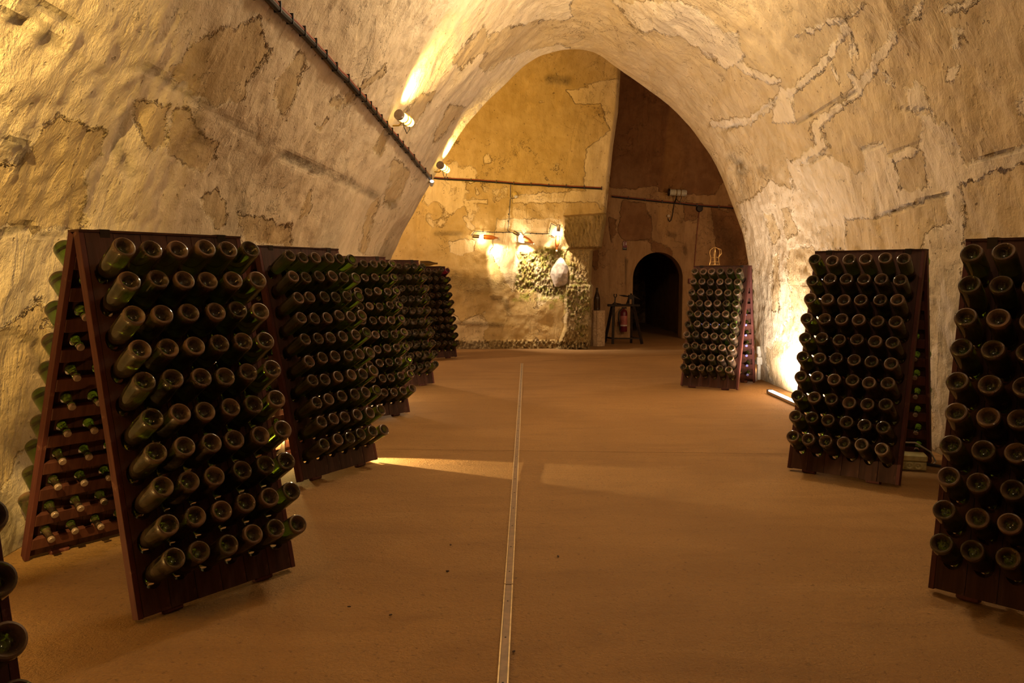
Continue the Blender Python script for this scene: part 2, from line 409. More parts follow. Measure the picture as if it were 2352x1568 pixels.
# paler coat: traced areas (signed distance in pixels, turned into metres on the wall)
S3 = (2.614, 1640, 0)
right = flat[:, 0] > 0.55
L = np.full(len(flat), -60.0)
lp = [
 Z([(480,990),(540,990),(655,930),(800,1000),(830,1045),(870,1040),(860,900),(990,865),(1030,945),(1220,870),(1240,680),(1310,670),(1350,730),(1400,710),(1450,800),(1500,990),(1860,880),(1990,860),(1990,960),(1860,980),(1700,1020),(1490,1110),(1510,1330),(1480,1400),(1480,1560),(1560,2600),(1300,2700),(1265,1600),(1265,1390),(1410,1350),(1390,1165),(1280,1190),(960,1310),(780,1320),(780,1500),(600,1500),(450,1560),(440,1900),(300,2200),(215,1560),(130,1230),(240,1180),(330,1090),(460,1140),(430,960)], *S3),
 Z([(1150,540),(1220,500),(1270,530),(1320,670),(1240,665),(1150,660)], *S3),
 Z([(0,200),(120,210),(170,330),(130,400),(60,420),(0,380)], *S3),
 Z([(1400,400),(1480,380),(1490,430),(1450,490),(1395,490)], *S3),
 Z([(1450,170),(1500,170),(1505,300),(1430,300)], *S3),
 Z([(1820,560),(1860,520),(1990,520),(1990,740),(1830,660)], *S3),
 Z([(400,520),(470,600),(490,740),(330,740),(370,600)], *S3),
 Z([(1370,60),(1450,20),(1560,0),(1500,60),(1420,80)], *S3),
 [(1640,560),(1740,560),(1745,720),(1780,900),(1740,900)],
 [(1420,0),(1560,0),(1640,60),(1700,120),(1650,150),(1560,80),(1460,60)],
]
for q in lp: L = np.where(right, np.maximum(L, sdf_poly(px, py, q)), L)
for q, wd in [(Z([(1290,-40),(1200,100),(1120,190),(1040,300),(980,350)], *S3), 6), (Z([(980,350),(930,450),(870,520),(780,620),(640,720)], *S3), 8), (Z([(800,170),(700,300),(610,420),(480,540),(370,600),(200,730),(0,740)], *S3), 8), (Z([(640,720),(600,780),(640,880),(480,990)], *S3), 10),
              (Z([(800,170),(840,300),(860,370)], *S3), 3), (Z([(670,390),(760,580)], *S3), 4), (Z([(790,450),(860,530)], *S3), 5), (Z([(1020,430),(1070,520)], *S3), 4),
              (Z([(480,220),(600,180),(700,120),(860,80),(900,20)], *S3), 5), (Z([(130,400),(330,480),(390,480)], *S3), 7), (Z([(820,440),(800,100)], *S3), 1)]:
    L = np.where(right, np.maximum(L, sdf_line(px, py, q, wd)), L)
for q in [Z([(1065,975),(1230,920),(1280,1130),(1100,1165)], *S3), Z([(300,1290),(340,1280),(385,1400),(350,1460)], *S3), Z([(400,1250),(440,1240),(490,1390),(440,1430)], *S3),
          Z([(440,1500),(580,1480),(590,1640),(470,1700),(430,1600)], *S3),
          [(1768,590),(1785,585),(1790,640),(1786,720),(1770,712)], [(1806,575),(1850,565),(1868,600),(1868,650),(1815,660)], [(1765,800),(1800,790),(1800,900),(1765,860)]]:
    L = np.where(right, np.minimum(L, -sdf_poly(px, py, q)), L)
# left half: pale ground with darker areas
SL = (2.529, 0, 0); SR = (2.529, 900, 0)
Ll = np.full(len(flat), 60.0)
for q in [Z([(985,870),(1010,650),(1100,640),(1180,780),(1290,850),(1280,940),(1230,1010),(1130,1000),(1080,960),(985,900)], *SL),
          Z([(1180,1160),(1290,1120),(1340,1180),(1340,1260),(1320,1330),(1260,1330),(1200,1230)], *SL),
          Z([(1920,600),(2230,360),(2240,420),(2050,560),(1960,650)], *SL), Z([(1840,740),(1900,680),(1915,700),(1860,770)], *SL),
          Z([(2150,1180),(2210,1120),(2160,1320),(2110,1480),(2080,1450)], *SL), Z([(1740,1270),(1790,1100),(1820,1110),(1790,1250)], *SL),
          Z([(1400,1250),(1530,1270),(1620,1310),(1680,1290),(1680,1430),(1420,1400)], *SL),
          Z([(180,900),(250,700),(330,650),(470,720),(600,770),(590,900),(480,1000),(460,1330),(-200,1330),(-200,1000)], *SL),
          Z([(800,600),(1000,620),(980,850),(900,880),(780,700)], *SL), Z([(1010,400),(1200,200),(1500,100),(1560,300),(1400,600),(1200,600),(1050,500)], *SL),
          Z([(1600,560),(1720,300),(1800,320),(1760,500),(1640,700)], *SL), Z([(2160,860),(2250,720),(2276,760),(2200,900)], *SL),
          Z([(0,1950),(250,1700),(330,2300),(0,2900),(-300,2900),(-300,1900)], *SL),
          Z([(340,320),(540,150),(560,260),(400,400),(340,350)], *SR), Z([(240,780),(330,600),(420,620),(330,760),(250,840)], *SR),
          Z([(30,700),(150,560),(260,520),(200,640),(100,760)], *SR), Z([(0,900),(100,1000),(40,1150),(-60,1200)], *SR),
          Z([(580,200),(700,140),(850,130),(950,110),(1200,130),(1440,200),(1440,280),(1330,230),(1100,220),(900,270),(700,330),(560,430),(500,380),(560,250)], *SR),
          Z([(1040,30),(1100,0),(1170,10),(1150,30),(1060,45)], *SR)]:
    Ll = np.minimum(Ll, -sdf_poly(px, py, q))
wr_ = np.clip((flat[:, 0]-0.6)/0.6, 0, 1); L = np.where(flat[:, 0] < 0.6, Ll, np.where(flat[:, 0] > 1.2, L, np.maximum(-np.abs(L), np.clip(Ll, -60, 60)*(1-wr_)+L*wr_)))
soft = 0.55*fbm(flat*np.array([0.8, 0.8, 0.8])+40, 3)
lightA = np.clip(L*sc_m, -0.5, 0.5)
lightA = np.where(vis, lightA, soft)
# broken, pitted bands
R = np.zeros(len(flat))
for q, wd, a in [([(0,25),(120,95),(230,170),(330,150),(400,200),(560,300),(620,345),(800,420),(900,470)], 16, 1.0), ([(0,540),(60,520),(110,545),(160,548)], 12, 1.0),
              ([(0,770),(40,765),(60,790),(80,770),(90,850)], 16, 1.0), ([(235,180),(240,235),(290,260),(270,350),(300,400)], 22, 0.9), ([(430,250),(470,330)], 20, 0.8),
              ([(10,320),(50,330),(40,380)], 16, 0.9), ([(60,0),(130,30),(200,80)], 14, 0.9), ([(60,10),(100,100)], 26, 0.7),
              (Z([(370,600),(210,730),(0,800)], *S3), 5, 0.8), (Z([(860,910),(990,870)], *S3), 5, 0.9), (Z([(1030,940),(1240,860)], *S3), 6, 0.9), (Z([(90,950),(200,1000),(120,1050)], *S3), 16, 0.9),
              (Z([(470,990),(560,990),(660,930)], *S3), 6, 0.9), (Z([(1500,990),(1860,880)], *S3), 5, 0.8), (Z([(960,1310),(1280,1200),(1400,1170)], *S3), 6, 0.8), (Z([(1090,660),(1270,660)], *S3), 5, 0.9),
              (Z([(500,740),(760,600),(830,560)], *S3), 6, 0.8), ([(1810,655),(1870,650)], 8, 0.9), ([(1780,800),(1860,760),(1900,900)], 20, 0.6), ([(2140,900),(2170,1030)], 22, 0.9), ([(2150,700),(2180,840)], 10, 0.9),
              ([(0,1170),(20,1250)], 60, 1.0), ([(1700,460),(1690,380),(1750,390)], 12, 0.8)]:
    d = -sdf_line(px, py, q, 0); R = np.maximum(R, a*np.exp(-(d/(wd*0.62))**2)*np.clip(0.6+0.9*vnoise(flat*2.3), 0.1, 1))
R = np.where(vis, R, 0)
R = np.maximum(R, np.clip(1-flat[:, 2]/0.22, 0, 1)*0.8)
disp = disp+R*0.022*fbm(flat*13, 3)
flat2 = flat+N.reshape(-1, 3)*(disp*fade*zfix)[:, None]
P2 = flat2.reshape(P.shape)
LA = lightA.reshape(P.shape[:2]); RA = R.reshape(P.shape[:2]); ZA = np.zeros_like(LA)
iL = int(np.argmin(np.abs(PE[:NU//2, 1]-2.72))); iR = NU//2+int(np.argmin(np.abs(PE[NU//2:, 1]-2.9)))
walls = []
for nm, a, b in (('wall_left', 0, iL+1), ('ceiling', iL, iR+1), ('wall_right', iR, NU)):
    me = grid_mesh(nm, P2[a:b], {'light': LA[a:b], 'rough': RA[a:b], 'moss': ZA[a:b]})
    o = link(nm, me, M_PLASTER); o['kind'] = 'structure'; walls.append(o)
# rounded lip of the far arch, then the chamber face of that wall
lip = []
far_edge = P2[:, -1, :]
ccen = np.array([0.72, YE, 1.8])
for k, (dy, g) in enumerate([(0, 0), (0.02, 0.004), (0.05, 0.02), (0.08, 0.05), (0.10, 0.10)]):
    dr = far_edge-ccen; dr[:, 1] = 0; dr /= np.maximum(np.linalg.norm(dr, axis=1, keepdims=True), 1e-6); dr[:, 2] *= (far_edge[:, 2] > 0.3)
    q = far_edge+dr*g; q[:, 1] = YE+dy; lip.append(q)
outer = []
for q in far_edge:
    d = np.array([q[0]-0.72, q[2]-1.8]); sc_ = min((9.0/abs(d[0]+1e-9)), (5.8/abs(d[1]+1e-9))); outer.append([0.72+d[0]*sc_, YE+0.11, max(1.8+d[1]*sc_, 0 if q[2] > 0 else 0)])
lip.append(np.array(outer))
LP = np.stack(lip, 1)
o = link('trim_1', grid_mesh('trim_1', LP, {'light': np.full(LP.shape[:2], 0.4), 'rough': np.zeros(LP.shape[:2]), 'moss': np.zeros(LP.shape[:2])}), M_PLASTER); o['kind'] = 'structure'
# closed end of the gallery behind the photographer
MB().box((-4, -4.7, 0), (5, -4.45, 6)).build('wall_behind', M_PLASTER)['kind'] = 'structure'

# ------------------------------------------------------------------ floor
def floor_grid():
    xs = np.linspace(-3.4, 4.2, 240); yy = np.concatenate([np.linspace(-4.6, 1.8, 30)[:-1], np.linspace(1.8, 11.5, 330), np.linspace(11.6, 24, 60)])
    xs = np.concatenate([[-9.0, -6.5], xs, [6.5, 9.0]])
    G = np.zeros((len(xs), len(yy), 3)); G[:, :, 0] = xs[:, None]; G[:, :, 1] = yy[None, :]
    f = G.reshape(-1, 3); f[:, 2] = 0.004*fbm(f*1.2, 3)-0.003
    return grid_mesh('floor', f.reshape(G.shape))
o = link('floor', floor_grid(), M_FLOOR); o['kind'] = 'structure'; FLOOR = o
# shallow joints across the floor
for i, (a, b) in enumerate([((700, 1030), (2240, 1048)), ((1245, 829), (1600, 812))]):
    A = gnd(*a); B = gnd(*b); m = MB()
    n = 12
    for k in range(n):
        p0 = A.lerp(B, k/n); p1 = A.lerp(B, (k+1)/n)
        m.bar((p0.x, p0.y, 0.0035), (p1.x, p1.y, 0.0035), 0.004, 0.0012)
    m.build('floor_joint', mat_plain('joint_dirt', (0.15, 0.08, 0.035), 0.9), FLOOR)

# ------------------------------------------------------------------ back wall of the chamber (rough pier with the bottle lamps)
YB = 14.75
def edge_px(py_):        # right hand outline of the pier, read as photo x for a photo y
    return np.interp(py_, [150, 250, 330, 430, 490, 570, 576, 650, 655, 800, 830], [1430, 1424, 1412, 1402, 1396, 1382, 1364, 1360, 1364, 1358, 1358])
nx, nz = 560, 620
us = np.concatenate([np.linspace(0, 0.36, 30)[:-1], np.linspace(0.36, 1, nx-29)]); vs = np.linspace(0, 1, nz)
G = np.zeros((nx, nz, 3))
ROOF = 5.55
for j, v in enumerate(vs):
    s = v*7.2
    if s < 4.4: z, yo = s, 0.0
    else:
        a = (s-4.4)/1.25
        if a < math.pi/2: z = 4.4+1.25*math.sin(a); yo = -1.25*(1-math.cos(a))
        else: z = 5.65; yo = -1.25-(s-4.4-1.25*math.pi/2)
    c_, s_ = math.cos(PITCH), math.sin(PITCH); dd = (YB+yo)*c_-(z-EYE)*s_; pyy = 784-F*((YB+yo)*s_+(z-EYE)*c_)/dd
    xr = (edge_px(pyy)-1176)/F*dd
    xs_ = -5.2+(xr+5.2)*us
    G[:, j, 0] = xs_; G[:, j, 1] = YB+yo; G[:, j, 2] = z
f = G.reshape(-1, 3).copy(); N = grid_normals(G).reshape(-1, 3)
if N[nx*nz//2][1] > 0: N = -N
px, py, dep = topx(f); sm = dep/F
SB = (3.484, 1000, 380)
def inside(q, soft_px=6): return np.clip(sdf_poly(px, py, q)/soft_px+0.5, 0, 1)
c1 = inside(Z([(1030,410),(1300,390),(1430,380),(1400,660),(1060,665),(1010,560)], *SB))
c2 = inside(Z([(1060,675),(1400,675),(1400,950),(1050,950),(1080,860)], *SB))
c3 = inside(Z([(1040,955),(1400,955),(1400,1500),(960,1500),(1040,1300)], *SB))
cm = inside(Z([(680,700),(760,700),(860,660),(1050,690),(1060,800),(1050,950),(1030,1050),(900,1060),(760,1000),(640,1000),(660,850)], *SB), 10)
foot = inside([(900, 783), (1380, 783), (1380, 860), (900, 860)], 6)
ch = np.clip(c1+c2+c3, 0, 1)
wob = fbm(f*4, 2)
arc = np.sin((f[:, 0]*75+f[:, 2]*26+wob*5.0))*0.35+fbm(f*np.array([30, 30, 10]), 2)*0.5
hack = 0.8*fbm(f*np.array([34, 34, 20])+5, 3)
prot = 0.05*fbm(f*0.7, 3)+0.022*fbm(f*2.6+3, 3)
prot += c1*(0.16+0.030*arc)+c2*(0.03+0.035*hack)+c3*(0.10+0.055*hack)+cm*(-0.05+0.05*hack)
prot += foot*0.06*hack
Xp = f[:, 0]
# soft rounding towards the right arris
edge_t = np.clip((us[:, None]*np.ones(nz)).reshape(-1), 0, 1)
f2 = f+N*(prot*np.clip(sm*0+1, 0, 1))[:, None]
f2[:, 1] += 0.25*np.clip((edge_t-0.985)/0.015, 0, 1)**2
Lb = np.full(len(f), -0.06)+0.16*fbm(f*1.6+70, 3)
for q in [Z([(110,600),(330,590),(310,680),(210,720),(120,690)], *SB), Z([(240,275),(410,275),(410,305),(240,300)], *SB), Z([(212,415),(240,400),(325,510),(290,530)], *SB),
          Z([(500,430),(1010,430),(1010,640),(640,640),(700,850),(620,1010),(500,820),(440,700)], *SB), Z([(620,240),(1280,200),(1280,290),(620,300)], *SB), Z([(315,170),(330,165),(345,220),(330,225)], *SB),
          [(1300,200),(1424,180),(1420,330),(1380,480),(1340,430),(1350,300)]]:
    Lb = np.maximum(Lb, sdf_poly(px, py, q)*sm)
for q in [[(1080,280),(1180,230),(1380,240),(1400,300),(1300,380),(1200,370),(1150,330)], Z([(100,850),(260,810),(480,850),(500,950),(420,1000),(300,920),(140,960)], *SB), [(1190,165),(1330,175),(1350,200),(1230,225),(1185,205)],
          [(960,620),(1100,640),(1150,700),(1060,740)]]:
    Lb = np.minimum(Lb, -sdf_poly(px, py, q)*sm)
Rb = np.clip(0.55*ch+0.9*cm+foot*0.9, 0, 1)
for q, wd, a in [([(1040,640),(1080,660),(1180,640)], 20, 0.8), ([(1050,740),(1150,745)], 5, 0.8), (Z([(0,540),(200,540)], *SB), 5, 0.7), ([(1260,180),(1300,185)], 10, 1.0), ([(1130,680),(1160,690),(1170,720)], 6, 0.8)]:
    Rb = np.maximum(Rb, a*np.exp(-(-sdf_line(px, py, q, 0)/wd)**2))
Mo = np.clip(cm*1.0+inside(Z([(1060,780),(1120,800),(1130,900),(1230,960),(1230,1170),(1050,1180),(1050,950)], *SB), 20)*0.9+inside(Z([(1080,1180),(1220,1180),(1200,1400),(1100,1350)], *SB), 20)*0.5
             +inside(Z([(640,960),(1040,960),(1030,1080),(620,1080)], *SB), 14)*0.8+inside(Z([(900,1050),(960,1050),(960,1130),(920,1150)], *SB), 8)*0.8, 0, 1)
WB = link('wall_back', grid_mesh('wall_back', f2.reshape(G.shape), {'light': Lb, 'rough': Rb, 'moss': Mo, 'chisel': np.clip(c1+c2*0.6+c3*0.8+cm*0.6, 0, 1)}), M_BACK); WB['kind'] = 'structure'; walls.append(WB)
# side of the pier running back into the dark room
ed = f2.reshape(G.shape)[-1]
K = 40; R3 = np.zeros((K, nz, 3))
for k in range(K):
    t_ = k/(K-1); R3[k] = ed; R3[k, :, 1] = ed[:, 1]+t_*3.2; R3[k, :, 0] = ed[:, 0]-0.9*t_ - 0.02*np.sin(t_*20)
r = R3.reshape(-1, 3); r[:, 0] += 0.05*fbm(r*3, 3)*np.repeat(np.clip(np.arange(K)/4, 0, 1), nz)
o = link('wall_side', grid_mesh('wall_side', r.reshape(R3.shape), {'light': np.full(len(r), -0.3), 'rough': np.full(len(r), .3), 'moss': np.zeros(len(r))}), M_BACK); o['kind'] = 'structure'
# pale loose stone set in the mossy hollow
st = MB(); bmesh.ops.create_icosphere(st.bm, subdivisions=3, radius=1.0)
pc = aty(1284, 628, YB-0.03)
for v in st.bm.verts:
    c = v.co.copy(); k = 1+0.07*math.sin(c.x*3.1+c.z*2)+0.05*math.sin(c.z*5+1)
    v.co = Vector((c.x*0.165*k, c.y*0.10, c.z*0.27*k)); v.co.x += 0.02*c.z
_c = np.array([v.co[:] for v in st.bm.verts]); _d = 1+0.5*0.25*fbm(_c*9, 3)
for v, k_ in zip(st.bm.verts, _d): v.co = v.co*float(k_); v.co.x += -0.12*v.co.z if v.co.z < 0 else 0.04*v.co.z
o = st.build('stone', mat_plain('pale_stone', (0.44, 0.36, 0.30), 0.9, var=0.35, scale=9), WB); o.location = pc; o['label'] = 'pale smooth oval stone in the mossy hollow'

# ------------------------------------------------------------------ dark room behind: wall with arched doorway
YD = 17.3
dxl, dxr = aty(1453, 700, YD).x, aty(1567, 700, YD).x; dtop = aty(1508, 579, YD).z
dc, dh = (dxl+dxr)/2, (dxr-dxl)/2
spring = dtop-dh*1.05
def arch_x(z):      # half width of the opening at height z
    if z <= spring: return dh
    q = (z-spring)/(dtop-spring); return dh*math.sqrt(max(0, 1-q*q)) if q < 1 else 0
nA = 48
arc_pts = [(dc-dh, 0.0), (dc-dh, spring*0.5)]+[(dc+dh*math.cos(math.pi*(1-k/nA)), spring+(dtop-spring)*math.sin(math.pi*(1-k/nA))) for k in range(nA+1)]+[(dc+dh, spring*0.5), (dc+dh, 0.0)]
x0, x1, zt = 0.2, 8.5, 7.4
def outer_pt(x, z):
    d = Vector((x-dc, 0, max(z, 0.001)-0.0)); 
    k = min((x1-dc)/d.x if d.x > 1e-6 else ((x0-dc)/d.x if d.x < -1e-6 else 1e9), zt/d.z if d.z > 1e-6 else 1e9)
    return (dc+d.x*k, d.z*k)
Kr = 90; A3 = np.zeros((len(arc_pts), Kr, 3))
for i, (x, z) in enumerate(arc_pts):
    X2, Z2 = outer_pt(x, z)
    for k in range(Kr):
        q = (k/(Kr-1))**1.4; A3[i, k] = (x+(X2-x)*q, YD, z+(Z2-z)*q)
a = A3.reshape(-1, 3); wgt = np.tile(np.clip(np.arange(Kr)/3, 0, 1), len(arc_pts))
a[:, 1] -= (0.05*fbm(a*0.8, 3)+0.02*fbm(a*4, 3))*wgt
px, py, dep = topx(a)
SD = (3.014, 1340, 400)
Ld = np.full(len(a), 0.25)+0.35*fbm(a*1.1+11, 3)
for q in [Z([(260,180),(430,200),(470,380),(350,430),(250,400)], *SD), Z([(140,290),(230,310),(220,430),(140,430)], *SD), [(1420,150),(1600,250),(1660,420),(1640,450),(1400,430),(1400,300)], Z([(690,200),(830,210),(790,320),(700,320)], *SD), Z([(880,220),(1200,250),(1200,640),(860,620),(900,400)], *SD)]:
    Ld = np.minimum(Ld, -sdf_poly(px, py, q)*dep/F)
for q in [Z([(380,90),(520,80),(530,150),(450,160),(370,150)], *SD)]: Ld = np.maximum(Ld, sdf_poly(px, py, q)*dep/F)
Rd = np.zeros(len(a))
for q, wd in [([(1535,537),(1550,540)], 5), ([(1438,597),(1440,600)], 4), ([(1572,565),(1575,580)], 4), ([(1650,500),(1680,560),(1690,600)], 22)]:
    Rd = np.maximum(Rd, np.exp(-(-sdf_line(px, py, q, 0)/wd)**2))
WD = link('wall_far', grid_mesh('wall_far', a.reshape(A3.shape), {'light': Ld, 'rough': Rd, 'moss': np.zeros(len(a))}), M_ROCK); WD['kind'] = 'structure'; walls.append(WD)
# door reveal and the passage beyond it
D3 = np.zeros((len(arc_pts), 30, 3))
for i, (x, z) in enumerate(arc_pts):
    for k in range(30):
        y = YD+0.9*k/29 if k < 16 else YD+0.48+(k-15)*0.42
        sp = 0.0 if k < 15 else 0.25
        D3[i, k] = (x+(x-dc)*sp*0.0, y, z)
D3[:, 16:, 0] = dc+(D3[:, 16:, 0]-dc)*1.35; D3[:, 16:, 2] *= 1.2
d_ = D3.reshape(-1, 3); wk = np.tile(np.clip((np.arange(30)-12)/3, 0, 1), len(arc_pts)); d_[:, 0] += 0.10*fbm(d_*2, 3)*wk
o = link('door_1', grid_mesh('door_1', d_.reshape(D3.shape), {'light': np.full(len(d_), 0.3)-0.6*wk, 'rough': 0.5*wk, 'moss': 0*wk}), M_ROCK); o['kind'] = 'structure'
MB().box((1.5, 23.3, 0), (5, 23.5, 4)).build('wall_passage', M_ROCK)['kind'] = 'structure'
# chamber roof and side walls
def tube_roof():
    xs = np.linspace(-9, 9, 40); yy = np.linspace(YE+0.1, YD+0.6, 40); H = np.zeros((40, 40, 3))
    H[:, :, 0] = xs[:, None]; H[:, :, 1] = yy[None]; H[:, :, 2] = 5.75+1.5*np.sin(np.pi*(yy[None]-YE)/(YD-YE+.5)).clip(0)
    return grid_mesh('ceiling_chamber', H)
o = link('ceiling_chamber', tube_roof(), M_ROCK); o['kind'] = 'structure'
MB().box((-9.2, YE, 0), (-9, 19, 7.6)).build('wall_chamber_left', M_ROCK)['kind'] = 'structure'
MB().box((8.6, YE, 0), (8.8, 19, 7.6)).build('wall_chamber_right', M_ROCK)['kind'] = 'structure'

# ------------------------------------------------------------------ pixel -> wall point
bpy.context.view_layer.update()
def bvh(o):
    me = o.data; return BVHTree.FromPolygons([v.co for v in me.vertices], [tuple(p.vertices) for p in me.polygons])
B_LEFT = [bvh(o) for o in walls[:2]]; B_BACK = [bvh(WB)]; B_FAR = [bvh(WD)]
def hit(x, y, trees, off=0.02):
    O = Vector((0, 0, EYE)); d = ray(x, y).normalized(); best = None
    for tr in trees:
        h = tr.ray_cast(O, d)
        if h[0] is not None and (best is None or h[3] < best[3]): best = h
    if best is None: return None
    n = best[1]
    if n.dot(d) > 0: n = -n
    return best[0]+n*off
def path(pts, trees, off=0.02, step=18):
    out = []
    for (ax, ay), (bx, by) in zip(pts, pts[1:]):
        n = max(1, int(math.hypot(bx-ax, by-ay)/step))
        for k in range(n):
            p = hit(ax+(bx-ax)*k/n, ay+(by-ay)*k/n, trees, off)
            if p: out.append(p)
    p = hit(*pts[-1], trees, off)
    if p: out.append(p)
    return out

# ------------------------------------------------------------------ riddling racks and their bottles
BL = 0.30
def bottle_mesh(name, n=24, scale=1.0):
    prof = [(0.0, 0.034), (0.010, 0.0325), (0.019, 0.026), (0.027, 0.014), (0.032, 0.004), (0.0365, 0.0), (0.0415, 0.002), (0.0437, 0.008), (0.044, 0.02),
            (0.044, 0.12), (0.0435, 0.145), (0.041, 0.165), (0.036, 0.185), (0.029, 0.207), (0.022, 0.228), (0.0175, 0.25), (0.0150, 0.27), (0.0145, 0.284), (0.0172, 0.286), (0.0172, 0.291), (0.0148, 0.293), (0.0145, 0.300), (0.0, 0.300)]
    m = MB(); m.lathe([(r*scale, z*scale) for r, z in prof], n)
    return m.mesh(name, True)
BM = bottle_mesh('bottle'); BM.materials.append(M_GLASS)
BMP = bottle_mesh('bottle_purple'); BMP.materials.append(M_GLASS_PURPLE)
BMD = bottle_mesh('bottle_brown'); BMD.materials.append(M_GLASS_CLEAN)
cap = MB(); cap.lathe([(0, 0.296), (0.0155, 0.296), (0.0165, 0.300), (0.0165, 0.309), (0.014, 0.312), (0, 0.312)], 14); CAPM = cap.mesh('stopper', True); CAPM.materials.append(M_CAPG)
cap = MB(); cap.lathe([(0, 0.296), (0.0155, 0.296), (0.0165, 0.300), (0.0165, 0.309), (0.014, 0.312), (0, 0.312)], 14); CAPB = cap.mesh('stopper_blue', True); CAPB.materials.append(M_CAP)

RW = 0.022      # rail width
TH = 0.024      # plank thickness
HOLE0, HPITCH = 0.1806, 0.1396
def plank_mesh(name, pw, Ls, holes):
    bm = bmesh.new(); n = 16; hx, hy = 0.041, 0.050
    edges_s = [0.0]+[(holes[i]+holes[i+1])/2 for i in range(len(holes)-1)]+[Ls]
    def ringpts(s0, s1, hc):
        inner = []; outr = []
        for k in range(n):
            a_ = 2*math.pi*(k+0.5)/n; cxx, sy = math.cos(a_), math.sin(a_)
            inner.append((hx*cxx, hc+hy*sy))
            ex = (pw/2)/abs(cxx); ey = ((s1-hc) if sy > 0 else (hc-s0))/abs(sy); q = min(ex, ey)
            outr.append((cxx*q, hc+sy*q))
        return inner, outr
    for (s0, s1, hc) in zip(edges_s, edges_s[1:], holes):
        inn, out = ringpts(s0, s1, hc)
        cor = [(pw/2, s1), (-pw/2, s1), (-pw/2, s0), (pw/2, s0)]
        V = {}
        for side, t_ in (('f', 0.0), ('b', -TH)):
            V[side] = ([bm.verts.new((x, s, t_) if side == 'f' else (x*0.46, hc+(s-hc)*0.46+0.016, t_)) for x, s in inn], [bm.verts.new((x, s, t_)) for x, s in out], [bm.verts.new((x, s, t_)) for x, s in cor])
            I, O, Cn = V[side]
            for k in range(n):
                k2 = (k+1) % n
                q4 = [I[k], O[k], O[k2], I[k2]]
                if side == 'b': q4 = q4[::-1]
                bm.faces.new(q4)
                # corner triangle where the outline turns
                a1 = out[k]; a2 = out[k2]
                if abs(a1[0]-a2[0]) > 1e-6 and abs(a1[1]-a2[1]) > 1e-6:
                    ci = 0 if (a1[0]+a2[0] > 0 and a1[1]+a2[1] > 2*hc) else 1 if a1[1]+a2[1] > 2*hc else 2 if a1[0]+a2[0] < 0 else 3
                    tri = [O[k], Cn[ci], O[k2]]
                    if side == 'b': tri = tri[::-1]
                    bm.faces.new(tri)
        for k in range(n):
            k2 = (k+1) % n; bm.faces.new((V['f'][0][k2], V['f'][0][k], V['b'][0][k], V['b'][0][k2])[::-1])
    # long and end faces
    p = pw/2
    def q(*c): bm.faces.new([bm.verts.new(v) for v in c])
    q((p, 0, 0), (p, Ls, 0), (p, Ls, -TH), (p, 0, -TH)); q((-p, Ls, 0), (-p, 0, 0), (-p, 0, -TH), (-p, Ls, -TH))
    q((-p, Ls, 0), (-p, Ls, -TH), (p, Ls, -TH), (p, Ls, 0)); q((-p, 0, 0), (p, 0, 0), (p, 0, -TH), (-p, 0, -TH))
    bmesh.ops.remove_doubles(bm, verts=bm.verts, dist=1e-5)
    bmesh.ops.recalc_face_normals(bm, faces=bm.faces)
    me = bpy.data.meshes.new(name); bm.to_mesh(me); bm.free(); me.materials.append(M_WOOD); return me

def make_rack(label, px_, py_, yaw, Sf, Sb, W, H, seed):
    rnd = random.Random(seed)
    root = empty('riddling_rack', (px_, py_, 0), yaw)
    tag(root, label, 'bottle rack', 'wooden riddling racks full of bottles')
    frames = []
    for sgn, S in ((1, Sf), (-1, Sb)):
        top = Vector((0, -sgn*0.045, H)); bot = Vector((0, -sgn*S, 0.022)); d = bot-top; Ls = d.length; d.normalize()
        # panel axes: u across, s down the panel, n outward
        u = Vector((sgn, 0, 0)); nrm = u.cross(d).normalized()
        if nrm.y*(-sgn) < 0: nrm = -nrm; 
        Mx = Matrix((( u.x, d.x, nrm.x, top.x), (u.y, d.y, nrm.y, top.y), (u.z, d.z, nrm.z, top.z), (0, 0, 0, 1)))
        holes = [HOLE0*Ls/1.585+HPITCH*Ls/1.585*i for i in range(10)]
        inner = W-2*RW; pw = inner/6
        pm = plank_mesh('plank', pw-0.0022, Ls, holes)
        for i in range(6):
            o = link('plank', pm, None, root); o.matrix_local = Mx @ Matrix.Translation((-inner/2+pw*(i+0.5), rnd.uniform(-0.002, 0.002), rnd.uniform(-0.0015, 0.0015)))
        rm = MB().box((-RW/2, -0.004, -0.048), (RW/2, Ls+0.004, 0.001)).mesh('side_rail', bevel=0.0015); rm.materials.append(M_RAIL)
        for s_ in (-1, 1):
            o = link('side_rail', rm, None, root); o.matrix_local = Mx @ Matrix.Translation((s_*(W/2-RW/2), 0, 0))
        sm_ = MB().box((-inner/2, 0, -TH-0.026), (inner/2, 0.062, -TH)).mesh('slat', bevel=0.002); sm_.materials.append(M_SLAT)
        for i in range(11):
            s0 = (holes[i] if i < 10 else holes[9]+HPITCH)-HPITCH*0.5-0.031
            o = link('slat', sm_, None, root); o.matrix_local = Mx @ Matrix.Translation((0, s0, rnd.uniform(-0.001, 0.0)))
        fm = MB().box((-0.045, -0.012, -0.046), (0.045, 0.018, -0.006)).mesh('foot', bevel=0.006); fm.materials.append(M_RAIL)
        for uu in (-0.3, 0.28):
            o = link('foot', fm, None, root); o.matrix_local = Mx @ Matrix.Translation((uu*W, Ls, 0))
        frames.append((Mx, [-inner/2+pw*(i+0.5) for i in range(6)], holes, sgn))
    tb = MB().box((-W/2, -0.05, H-0.004), (W/2, 0.05, H+0.006)); tb.build('top_strip', M_WOOD, root)
    for hx_ in (-W*0.36, W*0.36): MB().box((hx_-0.02, -0.052, H-0.05), (hx_+0.02, 0.052, H+0.009)).build('hinge', M_IRON, root)
    RM = Matrix.Translation((px_, py_, 0)) @ Matrix.Rotation(yaw, 4, 'Z')
    return root, RM, frames
TILT = math.radians(32.2)
